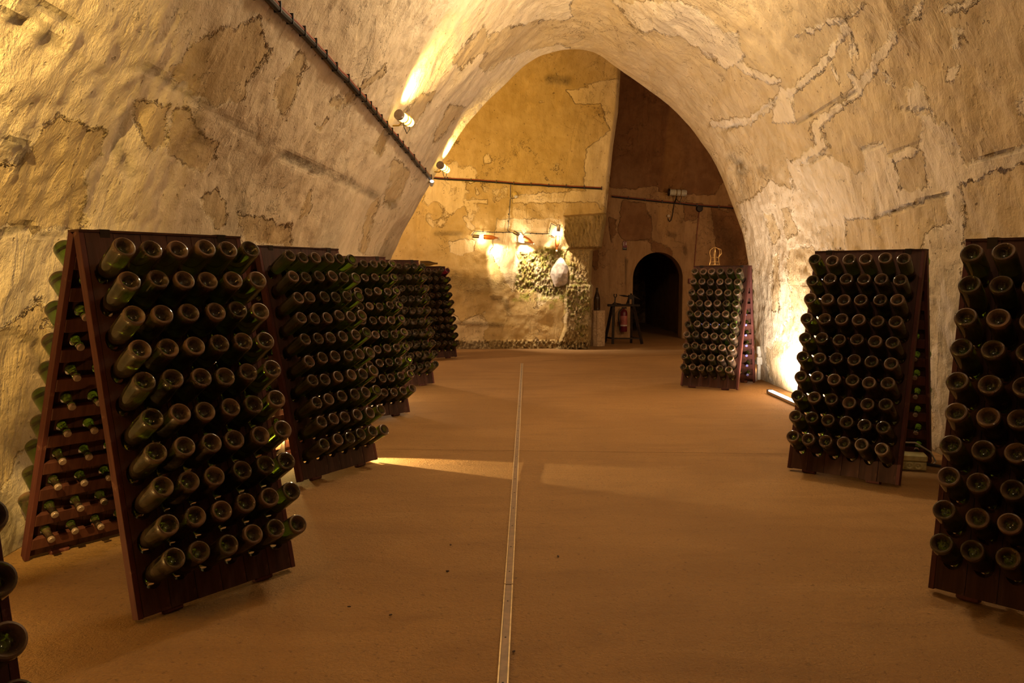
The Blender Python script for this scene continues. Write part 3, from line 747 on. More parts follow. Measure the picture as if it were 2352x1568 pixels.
def bottle_matrix(RM, fr, col, row, rnd):
    """col counted from the left as seen from outside the panel"""
    Mx, cols, holes, sgn = fr
    c = Mx @ Vector((cols[col], holes[row], 0))
    tl = TILT+rnd.uniform(-0.035, 0.035); yw = rnd.uniform(-0.03, 0.03)
    ax = Vector((math.sin(yw)*math.cos(tl), -sgn*math.cos(tl)*math.cos(yw), math.sin(tl)))
    base = c+ax*(0.207+rnd.uniform(-0.010, 0.008))
    q = (-ax).to_track_quat('Z', 'Y').to_matrix().to_4x4()
    return RM @ Matrix.Translation(base) @ q @ Matrix.Rotation(rnd.uniform(0, 6.28), 4, 'Z')
ORD = ['first', 'second', 'third', 'fourth', 'fifth', 'sixth', 'seventh', 'eighth', 'ninth', 'bottom']
ROWN = ['top row']+[o_+' row down' for o_ in ORD[1:9]]+['bottom row']
COLN = ['leftmost', 'second from left', 'third from left', 'fourth from left', 'second from right', 'rightmost']
rest_v = []; rest_f = []
lowB = bottle_mesh('low', 14)
LV = np.array([v.co[:] for v in lowB.vertices]); LF = [tuple(p.vertices) for p in lowB.polygons]
def add_rest(M, store):
    A = np.array(M); v = LV @ A[:3, :3].T+A[:3, 3]; off = sum(len(q) for q in store[0]); store[0].append(v); store[1].extend([tuple(i+off for i in f_) for f_ in LF])
def bottle(M, label, group, mesh=BM, stopper=None):
    o = bpy.data.objects.new('champagne_bottle', mesh); COL.objects.link(o); o.matrix_world = M
    tag(o, label, 'bottle', group)
    if stopper is not None:
        c = bpy.data.objects.new('stopper', stopper); COL.objects.link(c); c.parent = o
    return o
def finish_rest(store, label):
    if not store[0]: return
    me = bpy.data.meshes.new('champagne_bottles'); me.from_pydata(np.concatenate(store[0]).tolist(), [], store[1]); me.update(); me.materials.append(M_GLASS)
    me.polygons.foreach_set('use_smooth', [True]*len(me.polygons))
    o = bpy.data.objects.new('champagne_bottles', me); COL.objects.link(o); tag(o, label, 'bottles', None, 'stuff')

RACKS = [
 # name, x, y, yaw, Sf, Sb, W, H, label
 ('L1', -1.557, 3.499, 0.903, 0.418, 0.73, 0.733, 1.537, 'tall dark wooden rack with bottles, nearest whole one on the left'),
 ('L2', -1.523, 5.554, 1.021, 0.402, 0.40, 0.75, 1.554, 'dark wooden bottle rack directly behind the nearest left rack'),
 ('L3', -1.558, 7.675, 0.842, 0.398, 0.40, 0.75, 1.547, 'dark wooden bottle rack third along the left wall'),
 ('L4', -1.500, 9.831, 0.742, 0.363, 0.40, 0.75, 1.559, 'dark wooden bottle rack fourth along the left wall'),
 ('L5', -1.472, 13.246, 0.623, 0.419, 0.40, 0.75, 1.527, 'farthest left dark wooden bottle rack with a bottle lying on top'),
 ('R1', 2.506, 5.523, -0.71, 0.457, 0.402, 0.727, 1.532, 'dark wooden bottle rack standing before the glowing floor strip on the right'),
 ('R2', 2.629, 9.833, -0.547, 0.473, 0.361, 0.705, 1.487, 'brown wooden bottle rack topped by a gold wire cage, far right'),
 ('R0', 2.303, 3.256, -0.789, 0.348, 0.40, 0.75, 1.512, 'very dark wooden bottle rack cut off by the right edge'),
]
SHORT = {'L1': 'the nearest left rack', 'L2': 'the second left rack', 'L3': 'the third left rack', 'R1': 'the middle right rack', 'R2': 'the far right rack', 'R0': 'the right edge rack'}
rest_far = ([], []); rest_back = ([], [])
rackdata = {}
for k, (nm, x, y, yaw, Sf, Sb, W, H, lab) in enumerate(RACKS):
    root, RM, fr = make_rack(lab, x, y, yaw, Sf, Sb, W, H, k); rackdata[nm] = (root, RM, fr)
    rnd = random.Random(100+k)
    for row in range(10):
        for col in range(6):
            M = bottle_matrix(RM, fr[0], col, row, rnd)
            if nm in ('L1', 'L2', 'R1', 'R2') or (nm == 'R0' and col < 3) or (nm == 'L3' and col > 0):
                bottle(M, 'dark green bottle, %s, %s, %s' % (ROWN[row], COLN[col], SHORT[nm]), 'bottles in '+SHORT[nm])
            elif nm == 'L5' and row == 0 and col == 5:
                bottle(M, 'purple glass bottle at the top right of the farthest left rack', None, BMP)
            else: add_rest(M, rest_far)
            M = bottle_matrix(RM, fr[1], col, row, rnd)
            # rear panels: the column that peeks out past the edge is built bottle by bottle
            if nm == 'L1' and col == 5:
                bottle(M, 'bright green backlit bottle, %s, on the rear face of the nearest left rack' % ROWN[row], 'backlit bottles behind the nearest left rack', BM, CAPM)
            elif nm in ('L4', 'L5', 'L3') and col != 0: continue
            else: add_rest(M, rest_back)
            if nm in ('L1', 'R1', 'R2'):
                c = None
finish_rest(rest_far, 'dark green bottles in the two farthest left racks and outer columns of the side racks')
finish_rest(rest_back, 'dark green bottles on the wall-facing sides of the racks')
# stoppers of the rear bottles, seen from inside the open racks
for nm, cm_ in (('L1', CAPM), ('R1', CAPM), ('R2', CAPB)):
    root, RM, fr = rackdata[nm]; rnd = random.Random(5)
    for row in range(10):
        for col in range(6):
            if nm == 'L1' and col == 5: continue
            M = bottle_matrix(RM, fr[1], col, row, random.Random(row*7+col))
            o = bpy.data.objects.new('stopper', cm_); COL.objects.link(o); o.parent = root; o.matrix_local = RM.inverted() @ M
# rack whose last bottles enter at the left edge
x0_, y0_ = -1.70, 1.773
rest_edge = ([], [])
root, RM, fr = make_rack('dark wooden rack at the left edge, almost wholly out of frame', x0_, y0_, 0.903, 0.41, 0.4, 0.74, 1.537, 77)
rnd = random.Random(9)
for row in range(10):
    for col in range(6):
        M = bottle_matrix(RM, fr[0], col, row, rnd)
        p = np.array([M.translation[:]]); a_, b_, _ = topx(p)
        if col == 5 and a_[0] > -80 and 1100 < b_[0] < 1640:
            bottle(M, 'dark bottle base cut by the left edge, %s of its rack' % ROWN[row], 'bottles cut by the left edge')
        else: add_rest(M, rest_edge)
finish_rest(rest_edge, 'dark green bottles in the rack at the left edge, mostly out of frame')

# ------------------------------------------------------------------ floor channel
A = gnd(1155, 1568); B = gnd(1199, 835); dv = (B-A).normalized(); A = A-dv*1.2; Lc = (B-A).length; sd = Vector((dv.y, -dv.x, 0))
ch_ = empty('floor_channel', (0, 0, 0)); tag(ch_, 'long narrow metal drain channel running down the middle of the floor', 'channel')
def strip(mb, s0, s1, o0, o1, z0, z1):
    pts = [A+dv*s0+sd*o0, A+dv*s1+sd*o0, A+dv*s1+sd*o1, A+dv*s0+sd*o1]
    v = [mb.bm.verts.new((p.x, p.y, z0)) for p in pts]+[mb.bm.verts.new((p.x, p.y, z1)) for p in pts]
    for f_ in ((3, 2, 1, 0), (4, 5, 6, 7), (0, 1, 5, 4), (1, 2, 6, 5), (2, 3, 7, 6), (3, 0, 4, 7)): mb.bm.faces.new([v[i] for i in f_])
seam = (gnd(1168, 1345)-A).length
cuts = [0.0, seam, Lc*0.62, Lc]
for a_, b_ in zip(cuts, cuts[1:]):
    m = MB(); strip(m, a_+0.004, b_-0.004, -0.019, -0.0135, 0.0, 0.009); m.build('channel_edge', M_CHANNEL, ch_)
    m = MB(); strip(m, a_+0.004, b_-0.004, 0.0135, 0.019, 0.0, 0.009); m.build('channel_edge', M_CHANNEL, ch_)
    m = MB(); strip(m, a_+0.004, b_-0.004, -0.0125, 0.0125, 0.0, 0.0065); m.build('cover_strip', M_CHANNEL_D, ch_)
s_ = 0.2; sm2 = MB().lathe([(0, 0.0085), (0.003, 0.008), (0.004, 0.006), (0.004, 0.005)], 8).mesh('screw', True); sm2.materials.append(M_IRON)
while s_ < Lc-0.2:
    o = link('screw', sm2, None, ch_); p = A+dv*s_; o.location = (p.x, p.y, 0); s_ += 0.33

# ------------------------------------------------------------------ cables on the walls
def cable_thing(name, label, pts, trees, r=0.014, conduit=True, clip_step=0.32, extend=False):
    root = empty(name, (0, 0, 0)); tag(root, label, 'cable')
    base = path(pts, trees, 0.03)
    if extend: base = [base[0]-Vector((0, d_, 0)) for d_ in (7.5, 6, 5, 4, 3, 2, 1, 0.5)]+base
    up = [p+Vector((0.0, 0, 0.022)) for p in base]
    MB().tube(base, r, 8).build('black_cable', M_CABLE, root, True)
    if conduit: MB().tube(up, r*0.8, 8).build('red_conduit', M_RED, root, True)
    acc = 0; cl = MB().box((-0.006, -0.022, -0.02), (0.006, 0.022, 0.045)).mesh('clip'); cl.materials.append(M_CABLE)
    for a_, b_ in zip(base, base[1:]):
        acc += (b_-a_).length
        if acc > clip_step:
            acc = 0; o = link('clip', cl, None, root); o.location = b_; o.rotation_euler = (0, 0, math.atan2(b_.y-a_.y, b_.x-a_.x))
    return root, base
cable_thing('wall_cable', 'thick black and red cable bundle climbing the left side of the vault', [(590,-25),(615,0),(700,85),(775,165),(830,225),(880,285),(930,345),(983,407)], B_LEFT, 0.019, clip_step=0.16, extend=True)
cable_thing('wall_cable', 'red conduit and black cable running across the lit back wall', [(988,409),(1010,411),(1100,416),(1200,424),(1300,430),(1402,435)], B_BACK, 0.014)
cable_thing('wall_cable', 'red conduit and black cable on the dark wall above the archway', [(1405,452),(1500,462),(1600,472),(1650,476),(1700,479)], B_FAR, 0.016)
# thin wiring of the bottle lamps
wr = empty('lamp_wiring', (0, 0, 0)); tag(wr, 'thin black wires dropping from the conduit to the three bottle lamps', 'cable')
for pts in ([(1173,424),(1172,450),(1174,456),(1181,455),(1184,449)], [(1172,456),(1169,500),(1166,530),(1172,534)], [(1083,540),(1090,531),(1130,533),(1197,534),(1202,540),(1207,535),(1262,537),(1264,520),(1266,513),(1280,520)], [(1265,540),(1275,545)]):
    MB().tube(path(pts, B_BACK, 0.02, 8), 0.007, 6).build('wire', M_CABLE, wr, True)
cw = MB().box((-0.01, -0.012, -0.01), (0.01, 0.012, 0.01)).mesh('clip'); cw.materials.append(M_CABLE)
for q in [(1170,475),(1168,492),(1167,508),(1110,532),(1125,533),(1140,533),(1155,534),(1218,536),(1232,536),(1246,537),(1263,524)]:
    o = link('clip', cw, None, wr); o.location = hit(*q, B_BACK, 0.022)
# conduit drop and hanging hook wires on the far wall
wr = empty('wall_wiring', (0, 0, 0)); tag(wr, 'thin vertical wire dropping from a round box down the dark wall', 'cable')
MB().tube(path([(1606,484),(1604,500),(1598,560),(1592,640),(1590,700)], B_FAR, 0.02, 30), 0.008, 6).build('wire', M_RED, wr, True)
o = MB().lathe([(0, 0.06), (0.06, 0.055), (0.075, 0.03), (0.075, 0)], 20).build('junction_cap', M_IRON, wr, True); o.location = hit(1606, 479, B_FAR, 0.0); o.rotation_euler = (math.pi/2, 0, 0)
hk = empty('hanging_wire', (0, 0, 0)); tag(hk, 'short hooked black wire with a small white fitting on the dark wall', 'cable')
MB().tube(path([(1548,468),(1546,482),(1543,497),(1541,506),(1538,509),(1535,506),(1534,501)], B_FAR, 0.03, 5), 0.009, 6).build('wire', M_CABLE, hk, True)
o = MB().lathe([(0, 0.05), (0.03, 0.05), (0.034, 0.0), (0, 0)], 14).build('fitting', M_SIGNW, hk, True); o.location = hit(1535, 496, B_FAR, 0.01); o.rotation_euler = (math.pi/2, 0, 0)

# ------------------------------------------------------------------ lamps
def tube_lamp(label, x, y, trees, size, lit, off, ax, bracket_dir):
    """cylindrical wall lamp: end cap, glowing tube, ring, bracket, flex"""
    root = empty('tube_lamp', hit(x, y, trees, off)); tag(root, label, 'lamp')
    ax = Vector(ax).normalized(); q = ax.to_track_quat('Z', 'Y').to_matrix().to_4x4(); Lh = 0.30*size; r = 0.055*size
    def add(mb, nm, mat, smooth=True):
        o = link(nm, mb.mesh(nm, smooth), mat, root); o.matrix_local = q; return o
    add(MB().lathe([(0, -Lh/2), (r*1.04, -Lh/2), (r*1.08, -Lh/2+0.012), (r*1.04, -Lh/2+0.03), (0, -Lh/2+0.03)], 24), 'end_cap', M_STEEL if lit else M_IRON)
    add(MB().lathe([(0, -Lh/2+0.03), (r*0.92, -Lh/2+0.03), (r*0.95, Lh/2-0.04), (r*0.8, Lh/2-0.01), (r*0.3, Lh/2), (0, Lh/2)], 24), 'lamp_glass', M_BULBY if lit else M_WHITE)
    for zz in (-0.02, 0.05):
        ring = [(r*math.cos(a_), r*math.sin(a_), zz*size) for a_ in [2*math.pi*k/24 for k in range(24)]]
        add(MB().tube(ring, 0.006*size, 6, True), 'ring', M_BRASS)
    bd = Vector(bracket_dir)
    MB().tube([Vector((0, 0, 0)), bd*0.5+Vector((0, 0, -0.03)), bd], 0.010*size, 8).build('bracket', M_BRASS if lit else M_IRON, root, True)
    MB().tube([ax*(-0.05), ax*(-0.02)+Vector((0, 0, -0.1*size)), ax*0.04+Vector((0, -0.02, -0.15*size)), ax*0.09+Vector((0, 0, -0.08*size)), ax*0.1], 0.005*size, 6).build('flex', M_CABLE, root, True)
    return root
l1 = tube_lamp('larger glowing yellow tube lamp on the left of the vault', 905, 257, B_LEFT, 0.85, True, 0.13, (0.35, 0.9, -0.15), (-0.12, 0.02, -0.06))
l2 = tube_lamp('smaller glowing yellow tube lamp near the far arch edge', 1003, 379, B_LEFT, 0.85, True, 0.10, (0.3, 0.9, -0.15), (-0.12, 0.0, -0.05))
def spotl(nm, root, off, aim, e, ang, blend=0.6, col=YEL):
    p = root.location+Vector(off); return light(nm, 'SPOT', p, e, col, spot_size=math.radians(ang), spot_blend=blend, shadow_soft_size=0.05, aim=p+Vector(aim))
spotl('tube_lamp_beam', l1, (0.03, 0.05, 0.10), (0.38, 0.42, 0.9), 170, 105, 1.0)
spotl('tube_lamp_beam', l2, (0.03, 0.05, 0.10), (0.38, 0.3, 0.9), 90, 100, 1.0)
spotl('tube_lamp_glow', l2, (0.16, 0.4, 0.05), (0.06, 1.0, 0.22), 420, 74, 1.0, (1.0, 0.60, 0.03))
tube_lamp('unlit grey tube lamp above the cable on the dark wall', 1553, 443, B_FAR, 1.35, False, 0.18, (1, 0, -0.05), (-0.04, 0.1, -0.2))
# small white spot under the cable corner
sp = empty('small_spotlight', hit(984, 421, B_LEFT, 0.05) or aty(984, 421, YE)); tag(sp, 'tiny white spotlight below the cable corner', 'lamp')
MB().lathe([(0, 0), (0.018, 0), (0.03, 0.06), (0.03, 0.075), (0, 0.075)], 14).build('housing', M_WHITE, sp, True)
MB().lathe([(0, 0.076), (0.024, 0.076), (0.024, 0.08), (0, 0.08)], 14).build('lens', M_LED, sp, True)
MB().tube([(0, 0, 0.02), (-0.04, 0, 0.05), (-0.02, 0, 0.14)], 0.008, 6).build('bracket', M_IRON, sp, True)
for c in sp.children: c.rotation_euler = (0.9, 0, 0.2) if c.name.startswith(('housing', 'lens')) else (0, 0, 0)
# camera-like detector
dt = empty('wall_detector', hit(1183, 447, B_BACK, 0.05)); tag(dt, 'small cream cylindrical detector beside the wire on the back wall', 'detector')
o = MB().lathe([(0, -0.05), (0.045, -0.05), (0.05, -0.03), (0.05, 0.03), (0.035, 0.055), (0, 0.055)], 20).build('body', mat_plain('yellowed_plastic', (0.5, 0.36, 0.12), 0.5), dt, True); o.rotation_euler = (2.3, 0, 0.3)
o = MB().lathe([(0, 0.057), (0.03, 0.057), (0.03, 0.066), (0, 0.07)], 20).build('lens', M_WHITE, dt, True); o.rotation_euler = (2.3, 0, 0.3)

def bottle_lamp(label, p_sock, p_end, off=0.13):
    """metal socket, naked bulb, upturned bottle of pink wine lit through its base"""
    A_ = hit(*p_sock, B_BACK, off); B_ = hit(*p_end, B_BACK, off); B_.y = A_.y; d = (B_-A_).normalized()
    root = empty('bottle_lamp', A_); tag(root, label, 'lamp', 'bottle lamps on the back wall')
    q = d.to_track_quat('Z', 'Y').to_matrix().to_4x4(); Lt = (B_-A_).length
    def add(mb, nm, mat):
        o = link(nm, mb.mesh(nm, True), mat, root); o.matrix_local = q; return o
    add(MB().lathe([(0, 0), (0.030, 0), (0.033, 0.01), (0.033, 0.12), (0.028, 0.13), (0, 0.13)], 18), 'socket', M_STEEL)
    add(MB().lathe([(0, 0.128), (0.016, 0.13), (0.027, 0.155), (0.027, 0.175), (0.016, 0.195), (0, 0.2)], 18), 'bulb', M_BULB)
    k = (Lt-0.20)/0.30
    prof = [(0.0, 0.03), (0.02, 0.026), (0.0365, 0.0), (0.0437, 0.008), (0.044, 0.12), (0.041, 0.165), (0.029, 0.207), (0.0185, 0.24), (0.0150, 0.27), (0.0172, 0.288), (0.0148, 0.30), (0.0, 0.30)]
    add(MB().lathe([(r_, 0.205+z_*k) for r_, z_ in prof], 20), 'bottle', M_ROSE)
    add(MB().lathe([(0.0155, 0.205+0.275*k), (0.019, 0.205+0.276*k), (0.019, 0.205+0.303*k), (0, 0.205+0.304*k)], 14), 'foil_cap', M_SIGNW)
    for zz in (0.03, 0.205+0.26*k):
        e_ = q @ Vector((0, 0, zz)); MB().tube([e_, e_+Vector((0, off-0.01, 0.0))], 0.006, 6).build('bracket', M_IRON, root)
    L_ = A_+d*0.166
    return root, L_, d
bl = [bottle_lamp('bottle lamp lying level, leftmost of the three on the back wall', (1088, 544), (1147, 546)),
      bottle_lamp('bottle lamp slanting down to the right, middle of the three', (1178, 534), (1226, 559)),
      bottle_lamp('bottle lamp hanging upright, rightmost of the three', (1284, 517), (1278, 570))]
for k, (r_, L_, d) in enumerate(bl):
    light('bottle_lamp_bulb', 'POINT', L_+Vector((0, 0.035, -0.04 if k < 2 else 0)), 9, (1.0, 0.80, 0.55), shadow_soft_size=0.03)
    for (tx_, ty_, e_, an_) in ([(1172, 620, 130, 66), (1215, 480, 40, 34)], [(1212, 600, 120, 62), (1240, 620, 40, 80)], [(1266, 580, 40, 60), (1300, 625, 80, 60)])[k]:
        lp_ = L_+Vector((0, -0.09, -0.02)); light('bottle_lamp_beam', 'SPOT', lp_, e_, (1.0, 0.84, 0.62), spot_size=math.radians(an_), spot_blend=0.5, shadow_soft_size=0.02, aim=hit(tx_, ty_, B_BACK, 0.0))
jb = empty('junction_box', hit(1197, 550, B_BACK, 0.035)); tag(jb, 'square pale junction box behind the middle bottle lamp', 'junction box')
MB().box((-0.065, -0.025, -0.065), (0.065, 0.025, 0.065)).build('case', M_WHITE, jb, bevel=0.012)
MB().box((-0.05, -0.03, -0.05), (0.05, -0.022, 0.05)).build('lid', M_WHITE, jb, bevel=0.004)
MB().tube([(-0.12, -0.01, 0.05), (-0.14, -0.01, 0.0), (-0.12, -0.01, -0.04), (-0.07, 0, -0.04)], 0.006, 6).build('wire', M_CABLE, jb, True)

# strip lamp on the floor by the right wall
p0, p1 = gnd(1768, 903), gnd(1845, 938)
sl = empty('strip_lamp', (p0.x, p0.y, 0)); tag(sl, 'glowing white strip lamp lying on the floor beside the right wall', 'lamp')
dv2 = (p1-p0); Ls2 = dv2.length; an = math.atan2(dv2.y, dv2.x)
for nm, lo, hi, mt in (('housing', (0, -0.03, 0.0), (Ls2, 0.03, 0.03), M_STEEL), ('diffuser', (0.02, -0.022, 0.03), (Ls2-0.02, 0.022, 0.042), M_STRIP), ('end_cap', (-0.02, -0.032, 0), (0.0, 0.032, 0.045), M_IRON)):
    o = MB().box(lo, hi).build(nm, mt, sl, bevel=0.003); o.rotation_euler = (0, 0, an)
# floodlight housing behind the left racks
fl = empty('floor_floodlight', (-1.74, 5.80, 0), math.atan2(-0.27, 1.79)); tag(fl, 'small floor floodlight inside the second left rack', 'lamp')
MB().box((-0.08, 0.03, 0.0), (0.02, 0.04, 0.20)).box((-0.08, -0.05, 0), (0.03, 0.03, 0.015)).box((-0.085, -0.05, 0), (-0.075, 0.04, 0.2)).build('housing', M_IRON, fl)
bd = empty('added_wash_lamp', (-1.50, 1.60, 2.30)); tag(bd, 'added unseen wall-washing lamp with a black light-shaping flag on the left', 'lamp')
MB().box((0.0, -0.005, -0.40), (0.21, 0.005, 0.42), Matrix.Translation((-0.049, 0.44, 0)) @ Matrix.Rotation(math.radians(22), 4, 'Y')).build('light_flag', M_DARK, bd)  # plate added out of view to cut the edge of the wall wash
MB().bar((0.0, -0.06, 0.0), (0.10, 0.435, 0.0), 0.01, 0.01).build('arm', M_DARK, bd)
MB().box((-0.05, -0.16, -0.05), (0.05, -0.05, 0.05)).build('housing', M_DARK, bd)
MB().bar((0, -0.1, 0.05), (-0.3, -0.1, 0.5), 0.015, 0.015).build('bracket', M_DARK, bd)

# socket box with cable under the middle right rack
bx = gnd(2128, 1083); sb = empty('socket_box', (bx.x, bx.y, 0), -0.30); tag(sb, 'cream plastic socket box on the floor under the middle right rack', 'socket box')
MB().box((-0.36, -0.0, 0.002), (0, 0.10, 0.065)).build('case', M_CREAM, sb, bevel=0.006)
MB().box((-0.365, -0.008, 0.065), (0.005, 0.108, 0.115)).build('lid', M_CREAM, sb, bevel=0.01)
for k in range(4):
    o = MB().lathe([(0.028, 0), (0.028, 0.006), (0.02, 0.009), (0.010, 0.005), (0.004, 0.009), (0, 0.009)], 18).build('socket', M_CREAM, sb, True); o.location = (-0.055-0.055*k, 0, 0.036); o.rotation_euler = (math.pi/2, 0, 0)
MB().tube([(-0.25, 0.12, 0.10), (-0.18, 0.14, 0.17), (-0.05, 0.16, 0.17), (0.06, 0.2, 0.10), (0.10, 0.22, 0.03), (0.08, 0.2, 0.01)], 0.006, 8).build('flex', M_WHITE, sb, True)
pA, pB = gnd(2122, 1068), gnd(2215, 1085); cb = empty('floor_cable', (0, 0, 0)); tag(cb, 'black cable on the floor running right from the socket box', 'cable')
MB().tube([(pA.x, pA.y, 0.012), ((pA.x+pB.x)/2, (pA.y+pB.y)/2+0.02, 0.012), (pB.x, pB.y, 0.012)], 0.010, 8).build('flex', M_CABLE, cb, True)
# white trunking by the far right rack
q = gnd(1742, 873); tr = empty('wall_trunking', (q.x-0.03, q.y-0.1, 0)); tag(tr, 'white vertical trunking on the right wall beside the far right rack', 'trunking')
MB().box((-0.02, -0.02, 0.02), (0.02, 0.02, 0.42)).build('trunk', M_WHITE, tr, bevel=0.004)
for zz in (0.22, 0.36): MB().box((-0.035, -0.035, zz), (0.035, 0.02, zz+0.1)).build('switch_box', M_WHITE, tr, bevel=0.006)

# ------------------------------------------------------------------ things on the racks
root, RM, fr = rackdata['R2']
mu = empty('wire_cage', (0, 0, 0)); mu.matrix_world = RM @ Matrix.Translation((-0.10, 0, 1.487+0.007)); tag(mu, 'large gold wire champagne cage standing on the far right rack', 'ornament')
def ringp(r, z, n=20, ph=0, s=0.03, w_=0): return [((r+w_*math.sin(5*a_))*math.cos(a_), (r+w_*math.sin(5*a_))*math.sin(a_), z) for a_ in [2*math.pi*k/n+ph for k in range(n)]]
MB().tube(ringp(0.062, 0.006), 0.005, 6, True).build('base_ring', M_GOLDW, mu, True)
MB().tube(ringp(0.050, 0.10), 0.004, 6, True).build('neck_ring', M_GOLDW, mu, True)
MB().tube(ringp(0.055, 0.045), 0.004, 6, True).build('waist_ring', M_GOLDW, mu, True)
for k in range(4):
    a_ = math.pi/2*k+0.4; c, s = math.cos(a_), math.sin(a_)
    MB().tube([(c*0.062, s*0.062, 0.006), (c*0.050, s*0.050, 0.05), (c*0.048, s*0.048, 0.10), (c*0.062, s*0.062, 0.15), (c*0.055, s*0.055, 0.195), (c*0.02, s*0.02, 0.222), (0, 0, 0.226)], 0.0045, 6).build('wire', M_GOLDW, mu, True)
MB().tube([(0.05, 0, 0.1), (0.085, 0, 0.15), (0.075, 0, 0.2), (0.02, 0.0, 0.22)], 0.0035, 6).build('twist', M_GOLDW, mu, True)
root, RM, fr = rackdata['L5']
Mb = Matrix.Translation(aty(964, 608, 13.15)) @ Matrix.Rotation(0.12, 4, 'Z') @ Matrix.Rotation(math.pi/2, 4, 'Y')
Mb.translation.z = 1.527+0.006+0.0445
bottle(Mb, 'brown bottle lying on its side on top of the farthest left rack', None, BMD)

# ------------------------------------------------------------------ stump with big bottle, corking bench, extinguisher, sign
q = gnd(1374, 795); sp_ = empty('wood_stump', (q.x, q.y+0.12, 0)); tag(sp_, 'pale upright ribbed wooden stump standing at the pier corner', 'stump')
nst = 36; ringsv = []; m = MB(); hst = 0.70
for zi in range(7):
    z = hst*zi/6; ring = []
    for k in range(nst):
        a_ = 2*math.pi*k/nst; r = 0.135+0.012*abs(math.sin(a_*5+0.4))+0.006*math.sin(zi*1.3+a_*3)
        ring.append(m.bm.verts.new((r*math.cos(a_), r*math.sin(a_), z)))
    ringsv.append(ring)
for A_, B_ in zip(ringsv, ringsv[1:]):
    for k in range(nst): m.bm.faces.new((A_[k], A_[(k+1) % nst], B_[(k+1) % nst], B_[k]))
m.bm.faces.new(ringsv[-1]); m.bm.faces.new(ringsv[0][::-1]); m.build('trunk', M_STUMP, sp_)
big = bottle_mesh('big_bottle', 28, 1.48); big.materials.append(M_GLASS_CLEAN)
o = bpy.data.objects.new('large_bottle', big); COL.objects.link(o); o.location = (q.x-0.02, q.y+0.12, hst); tag(o, 'oversized dark brown bottle standing upright on the stump', 'bottle')

fL, fR = gnd(1404, 789), gnd(1452, 786); bp = empty('corking_bench', ((fL.x+fR.x)/2, fL.y+0.1, 0)); tag(bp, 'black wooden trestle bench with an old corking device before the archway', 'bench')
S = 16.2/F; bw = 0.34
def bx_(px_): return (px_-1428)*S
TOPZ = 0.80
MB().box((bx_(1394), -0.09, TOPZ-0.045), (bx_(1466), 0.09, TOPZ)).build('bench_top', M_BLACKWOOD, bp, bevel=0.006)
for tx, bxx, yb in ((1407, 1404, -0.16), (1405, 1390, 0.14), (1449, 1451, 0.16), (1452, 1470, -0.16)):
    MB().bar((bx_(tx), yb*0.3, TOPZ-0.03), (bx_(bxx), yb, 0.0), 0.05, 0.045).build('leg', M_BLACKWOOD, bp)
MB().bar((bx_(1404), -0.14, 0.11), (bx_(1465), -0.14, 0.11), 0.028, 0.028).build('stretcher', M_BLACKWOOD, bp)
MB().bar((bx_(1391), 0.13, 0.12), (bx_(1404), -0.14, 0.11), 0.028, 0.028).build('stretcher', M_BLACKWOOD, bp)
MB().bar((bx_(1452), 0.14, 0.11), (bx_(1467), -0.14, 0.11), 0.028, 0.028).build('stretcher', M_BLACKWOOD, bp)
MB().bar((bx_(1410), 0, TOPZ), (bx_(1411), 0, TOPZ+0.15), 0.03, 0.02).build('fork_shaft', M_IRON, bp)
hz = TOPZ+0.15
MB().tube([(bx_(1411)-0.02, 0, hz+0.06), (bx_(1411)-0.028, 0, hz+0.03), (bx_(1411)-0.02, 0, hz+0.0), (bx_(1411), 0, hz-0.015), (bx_(1411)+0.02, 0, hz), (bx_(1411)+0.028, 0, hz+0.03), (bx_(1411)+0.018, 0, hz+0.06)], 0.010, 8).build('fork', M_IRON, bp, True)
MB().tube([(bx_(1405), 0, TOPZ), (bx_(1409), 0, TOPZ+0.03), (bx_(1416), 0, TOPZ+0.012), (bx_(1424), 0, TOPZ)], 0.012, 6).build('brace', M_IRON, bp, True)
MB().box((bx_(1441), -0.05, TOPZ+0.10), (bx_(1453), 0.05, TOPZ+0.19)).box((bx_(1441), -0.05, TOPZ), (bx_(1443), 0.05, TOPZ+0.1)).box((bx_(1449), -0.05, TOPZ), (bx_(1453), 0.05, TOPZ+0.1)).build('corker_body', M_IRON, bp)
MB().tube([(bx_(1437), 0, TOPZ+0.0), (bx_(1440), 0, TOPZ+0.07), (bx_(1442), 0, TOPZ+0.13)], 0.018, 8).build('corker_stay', M_IRON, bp, True)
MB().tube([(bx_(1419), 0, TOPZ+0.185), (bx_(1424), 0, TOPZ+0.178), (bx_(1431), 0, TOPZ+0.17), (bx_(1442), 0, TOPZ+0.155)], [0.004, 0.010, 0.020, 0.012], 8).build('lever', M_IRON, bp, True)
MB().tube([(bx_(1452), 0, TOPZ+0.15), (bx_(1458), 0, TOPZ+0.13), (bx_(1467), 0, TOPZ+0.10)], [0.03, 0.024, 0.008], 8).build('spout', M_IRON, bp, True)
MB().lathe([(0, 0), (0.02, 0.0), (0.02, 0.03), (0, 0.03)], 12).build('knob', M_IRON, bp, True).location = (bx_(1447), 0, TOPZ+0.19)

